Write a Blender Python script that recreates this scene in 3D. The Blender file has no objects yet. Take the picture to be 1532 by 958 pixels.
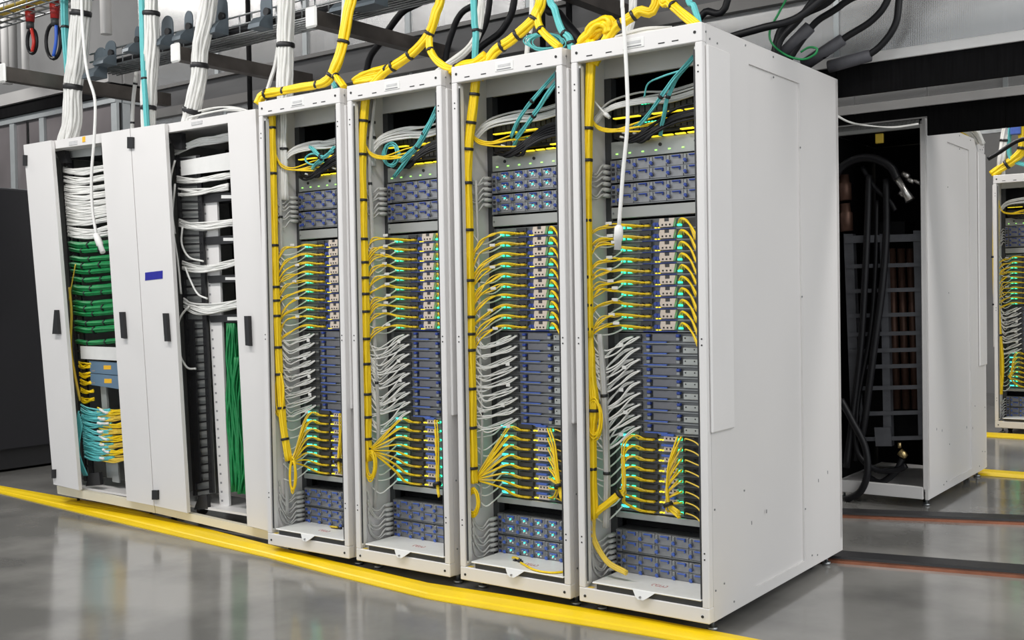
import bpy, math, random
from mathutils import Vector, Matrix
random.seed(7)
SC = bpy.context.scene
COL = SC.collection
V = Vector
# ------------------------------------------------------------------ camera
CF = 1620.09                                   # focal length in pixels of a 1532 x 958 frame
CP = V((1.7057, -3.4559, 1.2191))
CR = V((0.80313257, 0.59555175, -0.01721023))
CU = V((0.00123504, 0.02722171, 0.99962866))
CW = V((-0.59579909, 0.80285558, -0.02112711))
cam_data = bpy.data.cameras.new('camera')
cam = bpy.data.objects.new('camera', cam_data); COL.objects.link(cam)
cam_data.sensor_width = 36.0; cam_data.lens = CF / 1532 * 36.0
cam_data.clip_start = 0.05; cam_data.clip_end = 100
cam.matrix_world = Matrix(((CR.x, CU.x, -CW.x, CP.x), (CR.y, CU.y, -CW.y, CP.y), (CR.z, CU.z, -CW.z, CP.z), (0, 0, 0, 1)))
SC.camera = cam
# ------------------------------------------------------------------ light
SC.view_settings.view_transform = 'Standard'; SC.view_settings.look = 'None'
SC.view_settings.gamma = 1; SC.view_settings.use_curve_mapping = False
SC.view_settings.exposure = 0.38
w = bpy.data.worlds.new('hall_light'); SC.world = w; w.use_nodes = True
w.node_tree.nodes['Background'].inputs[0].default_value = (0.93, 0.97, 1.0, 1)
w.node_tree.nodes['Background'].inputs[1].default_value = 0.98
def area(name, loc, sx, sy, power, aim=None, col=(1, 0.97, 0.94)):
    d = bpy.data.lights.new(name, 'AREA'); d.shape = 'RECTANGLE'; d.size = sx; d.size_y = sy; d.energy = power; d.color = col
    o = bpy.data.objects.new(name, d); COL.objects.link(o); o.location = loc
    if aim: o.rotation_euler = (V(aim) - V(loc)).to_track_quat('-Z', 'Y').to_euler()
    return o
area('aisle_or_fill_lamp', (-3.6, -1.7, 3.9), 2.4, 0.35, 62, (-3.6, -1.2, 0))
area('aisle_or_fill_lamp', (-0.4, -1.7, 3.9), 2.4, 0.35, 55, (-0.4, -1.2, 0))
area('aisle_or_fill_lamp', (3.4, 0.0, 3.9), 0.5, 2.4, 45, (0.4, 0.6, 0.6))  # added fill that lights the right side of the nearest rack
area('aisle_or_fill_lamp', (-1.2, 5.2, 4.1), 3.2, 0.35, 70, (-0.6, 5.0, 0))
area('hall_or_fill_lamp', (2.9, 2.1, 4.4), 0.5, 2.2, 60, (1.2, 2.0, 0))
area('hall_or_fill_lamp', (-8.5, -0.5, 4.9), 3.0, 0.5, 150, (-8.5, 2.6, 2.5))  # added fill that brightens the enclosure at the far left
area('hall_or_fill_lamp', (-3.5, 3.2, 4.4), 3.5, 0.5, 90, (-3.5, 2.2, 0))

# ------------------------------------------------------------------ materials
def mat(name, col, rough=0.5, metal=0.0, noise=0.0, nscale=8.0, emit=0.0, bump=0.0, bscale=60.0, coat=0.0, col2=None, stretch=None, alpha=None, spec=0.5):
    m = bpy.data.materials.new(name); m.use_nodes = True
    nt = m.node_tree; b = nt.nodes['Principled BSDF']
    c = (*col, 1)
    b.inputs['Base Color'].default_value = c; b.inputs['Roughness'].default_value = rough
    b.inputs['Metallic'].default_value = metal; b.inputs['Coat Weight'].default_value = coat
    b.inputs['Specular IOR Level'].default_value = spec
    if emit:
        b.inputs['Emission Color'].default_value = c; b.inputs['Emission Strength'].default_value = emit
    if noise or bump:
        tc = nt.nodes.new('ShaderNodeTexCoord'); mp = nt.nodes.new('ShaderNodeMapping')
        nt.links.new(tc.outputs['Object'], mp.inputs[0])
        if stretch: mp.inputs['Scale'].default_value = stretch
    if noise:
        n = nt.nodes.new('ShaderNodeTexNoise'); n.inputs['Scale'].default_value = nscale; n.inputs['Detail'].default_value = 5
        nt.links.new(mp.outputs[0], n.inputs['Vector'])
        r = nt.nodes.new('ShaderNodeValToRGB')
        d = col2 or tuple(x * (1 - noise) for x in col)
        r.color_ramp.elements[0].color = (*d, 1); r.color_ramp.elements[1].color = c
        r.color_ramp.elements[0].position = 0.3; r.color_ramp.elements[1].position = 0.7
        nt.links.new(n.outputs[0], r.inputs[0]); nt.links.new(r.outputs[0], b.inputs['Base Color'])
    if bump:
        n2 = nt.nodes.new('ShaderNodeTexNoise'); n2.inputs['Scale'].default_value = bscale; n2.inputs['Detail'].default_value = 3
        nt.links.new(mp.outputs[0], n2.inputs['Vector'])
        bp = nt.nodes.new('ShaderNodeBump'); bp.inputs['Strength'].default_value = bump; bp.inputs['Distance'].default_value = 0.01
        nt.links.new(n2.outputs[0], bp.inputs['Height']); nt.links.new(bp.outputs[0], b.inputs['Normal'])
    return m
M = {}
def defm(k, *a, **kw): M[k] = mat(k, *a, **kw)
defm('white_paint', (0.76, 0.745, 0.735), 0.42, noise=0.03, nscale=3)
defm('shaded_white_paint', (0.70, 0.685, 0.675), 0.45, noise=0.03, nscale=2)  # white paint darkened, the side's shade put into its colour
defm('inner_paint', (0.68, 0.68, 0.67), 0.5, noise=0.08, nscale=6)
defm('cream_paint', (0.75, 0.70, 0.56), 0.45, noise=0.03)
defm('white_plastic', (0.80, 0.80, 0.78), 0.4, noise=0.05, nscale=30)
defm('white_jacket', (0.80, 0.80, 0.77), 0.45, noise=0.06, nscale=20)
defm('grey_jacket', (0.52, 0.52, 0.50), 0.5, noise=0.1, nscale=20)
defm('yellow_jacket', (0.95, 0.66, 0.004), 0.42, noise=0.08, nscale=25)
defm('pale_yellow_jacket', (0.85, 0.60, 0.07), 0.45, noise=0.15, nscale=25)
defm('teal_jacket', (0.13, 0.56, 0.57), 0.45, noise=0.12, nscale=25)
defm('green_jacket', (0.008, 0.27, 0.075), 0.45, noise=0.3, nscale=30)
defm('black_jacket', (0.010, 0.010, 0.012), 0.45, noise=0.2, nscale=30, spec=0.3)
defm('black_plastic', (0.014, 0.014, 0.016), 0.45, noise=0.2, nscale=30)
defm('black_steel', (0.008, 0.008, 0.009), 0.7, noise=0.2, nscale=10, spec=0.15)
defm('cabinet_black', (0.014, 0.014, 0.018), 0.5, noise=0.15, nscale=60)
defm('dark_grey', (0.045, 0.047, 0.05), 0.5, noise=0.2, nscale=20)
defm('ladder_grey', (0.15, 0.155, 0.17), 0.45, 0.4, noise=0.25, nscale=14)
defm('sleeve_grey', (0.07, 0.07, 0.08), 0.6, noise=0.2, nscale=30)
defm('chassis_grey', (0.165, 0.17, 0.175), 0.42, 0.5, noise=0.2, nscale=30)
defm('host_grey', (0.185, 0.187, 0.205), 0.4, 0.5, noise=0.2, nscale=25)
defm('steel', (0.30, 0.31, 0.315), 0.38, 0.8, noise=0.12, nscale=20)
defm('zinc', (0.42, 0.44, 0.45), 0.35, 0.9, noise=0.2, nscale=12)
defm('panel_grey', (0.40, 0.41, 0.40), 0.45, 0.3, noise=0.06, nscale=8)
defm('led_panel_grey', (0.40, 0.42, 0.405), 0.45, 0.4, noise=0.2, nscale=14)
defm('module_grey', (0.29, 0.295, 0.31), 0.4, 0.5, noise=0.15, nscale=40)
defm('cover_grey', (0.42, 0.44, 0.43), 0.45, 0.3, noise=0.1, nscale=20)
defm('port_green_grey', (0.15, 0.18, 0.165), 0.5, noise=0.25, nscale=60)
defm('lever_blue', (0.03, 0.065, 0.33), 0.4, noise=0.15, nscale=40)
defm('rail_blue', (0.07, 0.14, 0.50), 0.4, noise=0.15, nscale=40)
defm('tape_blue', (0.012, 0.014, 0.32), 0.6, noise=0.15, nscale=30)
defm('cream_plastic', (0.66, 0.57, 0.49), 0.5, noise=0.08, nscale=40)
defm('plug_yellow', (0.78, 0.55, 0.02), 0.45, noise=0.2, nscale=60)
defm('kerb_yellow', (0.95, 0.66, 0.003), 0.38, noise=0.1, nscale=5, bump=0.15, bscale=14)
defm('drawer_blue', (0.13, 0.22, 0.32), 0.45, noise=0.1, nscale=10)
defm('label_orange', (0.95, 0.52, 0.02), 0.5, noise=0.1, nscale=60)
defm('label_grey', (0.60, 0.60, 0.60), 0.5, noise=0.15, nscale=60)
defm('ink_grey', (0.30, 0.30, 0.31), 0.6, noise=0.3, nscale=200)
defm('ink_red', (0.55, 0.20, 0.20), 0.6, noise=0.2, nscale=200)
defm('hole_dark', (0.02, 0.02, 0.02), 0.7, noise=0.2, nscale=50)
defm('copper', (0.30, 0.12, 0.07), 0.4, 0.8, noise=0.3, nscale=15)
defm('dull_copper', (0.13, 0.07, 0.05), 0.5, 0.6, noise=0.4, nscale=10)
defm('brass', (0.55, 0.42, 0.20), 0.35, 0.9, noise=0.2, nscale=20)
defm('bright_steel', (0.62, 0.60, 0.57), 0.3, 0.9, noise=0.2, nscale=20)
defm('bracket_blue_grey', (0.125, 0.155, 0.18), 0.4, 0.3, noise=0.2, nscale=14)
defm('strut_brown', (0.12, 0.105, 0.095), 0.5, 0.5, noise=0.35, nscale=10)
defm('header_grey', (0.085, 0.085, 0.088), 0.45, 0.3, noise=0.25, nscale=2.5, stretch=(1, 1, 6))
defm('header_light', (0.17, 0.165, 0.16), 0.45, 0.3, noise=0.2, nscale=3)
defm('rail_white', (0.62, 0.61, 0.60), 0.4, 0.2, noise=0.08, nscale=8)
defm('stud_grey', (0.42, 0.45, 0.46), 0.4, 0.5, noise=0.1, nscale=10)
defm('smoked_panel', (0.17, 0.155, 0.16), 0.3, 0.2, noise=0.35, nscale=1.6)
defm('red_plastic', (0.42, 0.02, 0.018), 0.4, noise=0.2, nscale=30)
defm('red_wire', (0.6, 0.03, 0.02), 0.4, noise=0.1, nscale=30)
defm('blue_wire', (0.03, 0.12, 0.6), 0.4, noise=0.1, nscale=30)
defm('wall_paint', (0.34, 0.335, 0.33), 0.7, noise=0.3, nscale=0.9)
defm('deck_grey', (0.30, 0.30, 0.30), 0.6, noise=0.3, nscale=1.2)
defm('brush_black', (0.006, 0.006, 0.0065), 0.9, noise=0.5, nscale=90, stretch=(1, 1, 0.06), spec=0.08)
defm('led_green', (0.03, 1.0, 0.42), 0.4, emit=1.9)
defm('led_cyan', (0.06, 0.95, 0.80), 0.4, emit=1.25)
defm('led_lime', (0.35, 0.9, 0.15), 0.4, emit=1.4)
defm('glow_yellow', (1.0, 0.78, 0.03), 0.4, emit=0.75)  # real LEDs, plus a glow put into plain yellow tabs
# polycarbonate sheet: glossy ribbed, partly see-through
def poly_mat(name, col, transp, rough, ribs):
    m = bpy.data.materials.new(name); m.use_nodes = True; nt = m.node_tree
    b = nt.nodes['Principled BSDF']; out = nt.nodes['Material Output']
    b.inputs['Base Color'].default_value = (*col, 1); b.inputs['Roughness'].default_value = rough; b.inputs['Metallic'].default_value = 0.55
    tc = nt.nodes.new('ShaderNodeTexCoord'); wv = nt.nodes.new('ShaderNodeTexWave'); wv.inputs['Scale'].default_value = ribs * 1.6
    wv.bands_direction = 'X'; wv.inputs['Distortion'].default_value = 0.3
    ns = nt.nodes.new('ShaderNodeTexNoise'); ns.inputs['Scale'].default_value = 2.6; ns.inputs['Detail'].default_value = 1.5
    mx = nt.nodes.new('ShaderNodeMath'); mx.operation = 'ADD'
    nt.links.new(tc.outputs['Object'], wv.inputs['Vector'])
    nt.links.new(wv.outputs['Fac'], mx.inputs[0]); nt.links.new(ns.outputs[0], mx.inputs[1])
    bp = nt.nodes.new('ShaderNodeBump'); bp.inputs['Strength'].default_value = 0.12; bp.inputs['Distance'].default_value = 0.02
    mp = nt.nodes.new('ShaderNodeMapping'); mp.inputs['Scale'].default_value = (.4, 1, 3.2); nt.links.new(tc.outputs['Object'], mp.inputs[0]); nt.links.new(mp.outputs[0], ns.inputs['Vector'])
    nt.links.new(mx.outputs[0], bp.inputs['Height']); nt.links.new(bp.outputs[0], b.inputs['Normal'])
    tr = nt.nodes.new('ShaderNodeBsdfTransparent'); ms = nt.nodes.new('ShaderNodeMixShader'); ms.inputs[0].default_value = transp
    nt.links.new(b.outputs[0], ms.inputs[1]); nt.links.new(tr.outputs[0], ms.inputs[2]); nt.links.new(ms.outputs[0], out.inputs[0])
    M[name] = m
poly_mat('polycarbonate', (0.42, 0.42, 0.42), 0.25, 0.24, 26)
# polished concrete
def floor_mat():
    m = bpy.data.materials.new('polished_concrete'); m.use_nodes = True; nt = m.node_tree; b = nt.nodes['Principled BSDF']
    tc = nt.nodes.new('ShaderNodeTexCoord')
    def noise(scale, detail):
        n = nt.nodes.new('ShaderNodeTexNoise'); n.inputs['Scale'].default_value = scale; n.inputs['Detail'].default_value = detail
        nt.links.new(tc.outputs['Object'], n.inputs['Vector']); return n
    a = noise(1.9, 12); r = nt.nodes.new('ShaderNodeValToRGB'); nt.links.new(a.outputs[0], r.inputs[0])
    r.color_ramp.elements[0].position = 0.38; r.color_ramp.elements[0].color = (0.165, 0.163, 0.155, 1)
    r.color_ramp.elements[1].position = 0.62; r.color_ramp.elements[1].color = (0.27, 0.265, 0.25, 1)
    nt.links.new(r.outputs[0], b.inputs['Base Color'])
    c = noise(5, 4); mr = nt.nodes.new('ShaderNodeMapRange'); nt.links.new(c.outputs[0], mr.inputs[0])
    mr.inputs[3].default_value = 0.07; mr.inputs[4].default_value = 0.19
    nt.links.new(mr.outputs[0], b.inputs['Roughness'])
    d = noise(9, 3); bp = nt.nodes.new('ShaderNodeBump'); bp.inputs['Strength'].default_value = 0.05; bp.inputs['Distance'].default_value = 0.01
    nt.links.new(d.outputs[0], bp.inputs['Height']); nt.links.new(bp.outputs[0], b.inputs['Normal'])
    b.inputs['Specular IOR Level'].default_value = 0.75
    return m
M['concrete'] = floor_mat()

# ------------------------------------------------------------------ mesh helpers (all take world coordinates)
def P(px, py, y=None, x=None, z=None):
    """point of the scene on the plane y / x / z = const seen at a pixel of the photograph"""
    d = CW * CF + CR * (px - 766) + CU * (479 - py)
    if y is not None: t = (y - CP.y) / d.y
    elif x is not None: t = (x - CP.x) / d.x
    else: t = (z - CP.z) / d.z
    return CP + d * t
class MB:
    def __init__(s): s.v = []; s.f = []; s.sm = []
    def add(s, vs, fs, smooth=False):
        o = len(s.v); s.v += [tuple(q) for q in vs]
        for f in fs: s.f.append(tuple(i + o for i in f)); s.sm.append(smooth)
        return s
    def box(s, x0, x1, y0, y1, z0, z1, b=0.0):
        if b <= 0:
            return s.add([(x0, y0, z0), (x1, y0, z0), (x1, y1, z0), (x0, y1, z0), (x0, y0, z1), (x1, y0, z1), (x1, y1, z1), (x0, y1, z1)],
                         [(0, 3, 2, 1), (4, 5, 6, 7), (0, 1, 5, 4), (1, 2, 6, 5), (2, 3, 7, 6), (3, 0, 4, 7)])
        b = min(b, (x1 - x0) * .45, (y1 - y0) * .45, (z1 - z0) * .45)
        vs = []; X = (x0, x1); Y = (y0, y1); Z = (z0, z1); g = (1, -1)
        idx = {}
        for i in (0, 1):
            for j in (0, 1):
                for k in (0, 1):
                    for ax in range(3):
                        p = [X[i], Y[j], Z[k]]
                        for q, n in enumerate((i, j, k)):
                            if q != ax: p[q] += b * g[n]
                        idx[(i, j, k, ax)] = len(vs); vs.append(p)
        I = lambda i, j, k, a: idx[(i, j, k, a)]
        fs = [(I(0,0,0,0), I(0,0,1,0), I(0,1,1,0), I(0,1,0,0)), (I(1,0,0,0), I(1,1,0,0), I(1,1,1,0), I(1,0,1,0)),
              (I(0,0,0,1), I(1,0,0,1), I(1,0,1,1), I(0,0,1,1)), (I(0,1,0,1), I(0,1,1,1), I(1,1,1,1), I(1,1,0,1)),
              (I(0,0,0,2), I(0,1,0,2), I(1,1,0,2), I(1,0,0,2)), (I(0,0,1,2), I(1,0,1,2), I(1,1,1,2), I(0,1,1,2))]
        for i in (0, 1):
            for j in (0, 1):
                fs.append((I(i,j,0,0), I(i,j,1,0), I(i,j,1,1), I(i,j,0,1)))
                fs.append((I(i,0,j,0), I(i,1,j,0), I(i,1,j,2), I(i,0,j,2)))
                fs.append((I(0,i,j,1), I(1,i,j,1), I(1,i,j,2), I(0,i,j,2)))
                for k in (0, 1): fs.append((I(i,j,k,0), I(i,j,k,1), I(i,j,k,2)))
        return s.add(vs, fs)
    def prism(s, poly, d):
        """poly: planar list of points, extruded by vector d"""
        n = len(poly); d = V(d); a = [V(q) for q in poly]; c = [q + d for q in a]
        return s.add(a + c, [tuple(range(n - 1, -1, -1)), tuple(range(n, 2 * n))] + [(i, (i + 1) % n, n + (i + 1) % n, n + i) for i in range(n)])
    def tube(s, pts, r, n=6, cap=True, close=False):
        pts = [V(q) for q in pts]; m = len(pts); vs = []; up = None
        for i, q in enumerate(pts):
            t = (pts[min(i + 1, m - 1)] - pts[max(i - 1, 0)])
            if t.length < 1e-9: t = V((0, 0, 1))
            t.normalize()
            if up is None:
                up = t.orthogonal().normalized()
            else:
                up = up - t * up.dot(t)
                up = up.normalized() if up.length > 1e-6 else t.orthogonal().normalized()
            bi = t.cross(up); rr = r[i] if isinstance(r, (list, tuple)) else r
            for k in range(n):
                a = 2 * math.pi * k / n
                vs.append(q + (up * math.cos(a) + bi * math.sin(a)) * rr)
        fs = [(i * n + k, i * n + (k + 1) % n, (i + 1) * n + (k + 1) % n, (i + 1) * n + k) for i in range(m - 1) for k in range(n)]
        s.add(vs, fs, True)
        if cap: 
            o = len(s.v) - m * n
            s.f.append(tuple(o + k for k in range(n - 1, -1, -1))); s.sm.append(False)
            s.f.append(tuple(o + (m - 1) * n + k for k in range(n))); s.sm.append(False)
        return s
    def cyl(s, a, b, r, n=10): return s.tube([a, b], r, n)
    def build(s, name, m, parent=None, org=None):
        if parent is not None and org is None:
            org = V((0, 0, 0)); q = parent
            while q is not None: org = org + q.location; q = q.parent
        if parent is None and org is None:
            xs = [q[0] for q in s.v]; ys = [q[1] for q in s.v]; zs = [q[2] for q in s.v]
            org = V(((min(xs) + max(xs)) / 2, (min(ys) + max(ys)) / 2, min(zs)))
        me = bpy.data.meshes.new(name)
        me.from_pydata([(q[0] - org.x, q[1] - org.y, q[2] - org.z) for q in s.v], [], s.f)
        me.polygons.foreach_set('use_smooth', s.sm)
        me.materials.append(M[m]); me.update()
        o = bpy.data.objects.new(name, me); COL.objects.link(o)
        if parent is not None: o.parent = parent
        else: o.location = org
        return o
def tag(o, label, cat, group=None, kind=None):
    o['label'] = label; o['category'] = cat
    if group: o['group'] = group
    if kind: o['kind'] = kind
    return o
def thing(name, loc, label, cat, group=None):
    o = bpy.data.objects.new(name, None); COL.objects.link(o); o.location = loc; o.empty_display_size = 0.05
    return tag(o, label, cat, group)
def struct(name, mb, m, parent=None):
    o = mb.build(name, m, parent)
    if parent is None: o['kind'] = 'structure'
    return o
CH = {}
def kids(o):
    return [c for c in o.children]
def copy_tree(o, parent=None):
    c = o.copy(); COL.objects.link(c); c.parent = parent
    for ch in kids(o): copy_tree(ch, c)
    return c
def spline(pts, per=5):
    pts = [V(q) for q in pts]
    if len(pts) < 3: return [pts[0].lerp(pts[-1], i / per) for i in range(per + 1)]
    out = []; q = [pts[0] * 2 - pts[1]] + pts + [pts[-1] * 2 - pts[-2]]
    for i in range(1, len(q) - 2):
        p0, p1, p2, p3 = q[i - 1:i + 3]
        for j in range(per):
            t = j / per
            out.append(0.5 * ((2 * p1) + (p2 - p0) * t + (2 * p0 - 5 * p1 + 4 * p2 - p3) * t * t + (3 * p1 - p0 - 3 * p2 + p3) * t ** 3))
    out.append(pts[-1]); return out
def jit(q, a): return V(q) + V((random.uniform(-a, a), random.uniform(-a, a), random.uniform(-a, a)))
R_ = random.uniform
def cable(name, pts, r, m, label, group=None, cat='cable', per=5, n=6):
    return tag(MB().tube(spline(pts, per), r, n).build(name, m), label, cat, group)
def bundle(name, pts, R, nst, m, label, straps=(), group=None, cat='cable bundle', twist=0.6, per=6, rs=None, wob=0.12, strap_m='black_plastic', radii=None):
    """many cables lying side by side in one bundle, tied by straps at fractions of the length"""
    c = spline(pts, per); n = len(c)
    root = thing(name, min(c, key=lambda q: q.z), label, cat, group)
    mb = MB(); ups = []; up = None
    for i in range(n):
        t = (c[min(i + 1, n - 1)] - c[max(i - 1, 0)]).normalized()
        up = t.orthogonal().normalized() if up is None else (up - t * up.dot(t)).normalized()
        ups.append((up, t.cross(up)))
    rr = rs or R * 1.22 / math.sqrt(nst)
    RR = lambda i: R * (radii[min(len(radii) - 1, int(i / (n - 1) * (len(radii) - 1) + .5))] if radii else 1.0)
    for k in range(nst):
        rad = math.sqrt((k + .5) / nst) * (R - rr * .8) / R; a0 = k * 2.39996; ph = R_(0, 6.28)
        pts2 = []
        for i in range(n):
            a = a0 + twist * i / n + wob * math.sin(ph + i * .7); q = rad * RR(i) * (1 + wob * .5 * math.sin(ph * 2 + i * .9))
            pts2.append(c[i] + ups[i][0] * (math.cos(a) * q) + ups[i][1] * (math.sin(a) * q))
        mb.tube(pts2, rr, 5)
    mb.build('strands', m, root)
    for f in straps:
        i = max(1, min(n - 2, int(round(f * (n - 1))))); t = (c[i + 1] - c[i - 1]).normalized()
        h = max(0.006, R * .28)
        MB().tube([c[i] - t * h, c[i] - t * h * .6, c[i] + t * h * .6, c[i] + t * h], [RR(i) * 1.02, RR(i) * 1.1, RR(i) * 1.1, RR(i) * 1.02], 12).build('strap', strap_m, root)
    return root
ORD = ['first', 'second', 'third', 'fourth', 'fifth', 'sixth', 'seventh', 'eighth', 'ninth', 'tenth']

# ------------------------------------------------------------------ the hall
struct('floor', MB().box(-16, 8, -8, 13, -0.2, 0), 'concrete')
cl = MB()
for i in range(24): cl.box(-16 + i, -16 + i + 0.86, -8, 13, 5.6, 5.9)
cl.box(-16, 8, -8, 13, 5.75, 5.9)
struct('ceiling', cl, 'deck_grey')
struct('wall_back', MB().box(-16, 8, 10.0, 10.2, 0, 5.6), 'wall_paint')
struct('wall_left', MB().box(-14.2, -14, -8, 10.0, 0, 5.6), 'wall_paint')
# yellow kerb strips on the floor
def kerb(name, a, b, label):
    """a: front edge points, b: back edge points (floor)"""
    mb = MB(); sec = []
    for q0, q1 in zip(a, b):
        q0 = V(q0); q1 = V(q1); d = q1 - q0
        sec.append([q0 + V((0, 0, .0005)), q0 + V((0, 0, .005)), q0 + d * .2 + V((0, 0, .008)), q0 + d * .24 + V((0, 0, .013)), q0 + d * .5 + V((0, 0, .022)), q0 + d * .8 + V((0, 0, .02)), q1 + V((0, 0, .004)), q1 + V((0, 0, .0005))])
    n = 8
    vs = [q for s_ in sec for q in s_]
    fs = [(i * n + k, (i + 1) * n + k, (i + 1) * n + (k + 1) % n, i * n + (k + 1) % n) for i in range(len(sec) - 1) for k in range(n)]
    mb.add(vs, fs)
    return tag(mb.build(name, 'kerb_yellow'), label, 'floor strip', None, 'thing')
fa = [P(-60, 752, z=0), P(0, 739, z=0), P(192, 786, z=0), P(400, 835, z=0), P(500, 862, z=0), P(640, 897, z=0), P(760, 918, z=0), P(960, 951, z=0), P(1110, 978, z=0), P(1300, 1012, z=0)]
fa[0] = fa[1] + (fa[1] - fa[2]) * .5
fb = [P(-60, 720, z=.02), P(0, 725, z=.02), P(192, 756, z=.02), P(400, 811, z=.02), P(500, 836, z=.02), P(640, 868, z=.02), P(760, 886, z=.02), P(960, 919, z=.02), P(1110, 948, z=.02), P(1300, 986, z=.02)]
fb[0] = fb[1] + (fb[1] - fb[2]) * .5
for q in fb: q.z = 0
kerb('floor_strip', fa, fb, 'long yellow floor strip running in front of the near rack row')
kerb('floor_strip', [(-.75, 4.28, 0), (3.5, 4.28, 0)], [(-.75, 4.02, 0), (3.5, 4.02, 0)], 'yellow floor strip at the foot of the rack with black hoses')
kerb('floor_strip', [(-2.2, 5.98, 0), (3.5, 5.98, 0)], [(-2.2, 6.22, 0), (3.5, 6.22, 0)], 'yellow floor strip farthest away, in front of the far rack')
# black floor channels with copper edge in the hot aisle
def channel(name, p0, p1, label):
    root = thing(name, p0, label, 'floor channel'); p0 = V(p0); p1 = p0 + (V(p1) - p0) * 2.6; d = (p1 - p0).normalized(); s_ = V((-d.y, d.x, 0))
    q = lambda t, o, z: p0.lerp(p1, t) + s_ * o + V((0, 0, z))
    MB().prism([q(0, 0, 0), q(0, .14, 0), q(0, .13, .022), q(0, .01, .022)], p1 - p0).build('channel_body', 'black_plastic', root)
    MB().prism([q(0, -.035, 0), q(0, 0, 0), q(0, 0, .012), q(0, -.03, .012)], p1 - p0).build('copper_strip', 'copper', root)
    return root
channel('floor_channel', P(1160, 833, z=0), P(1700, 877, z=0), 'black floor channel with copper edge by the nearest open rack')
channel('floor_channel', P(1200, 771, z=0), P(1700, 791, z=0), 'black floor channel with copper edge below the rack with hoses')

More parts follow.
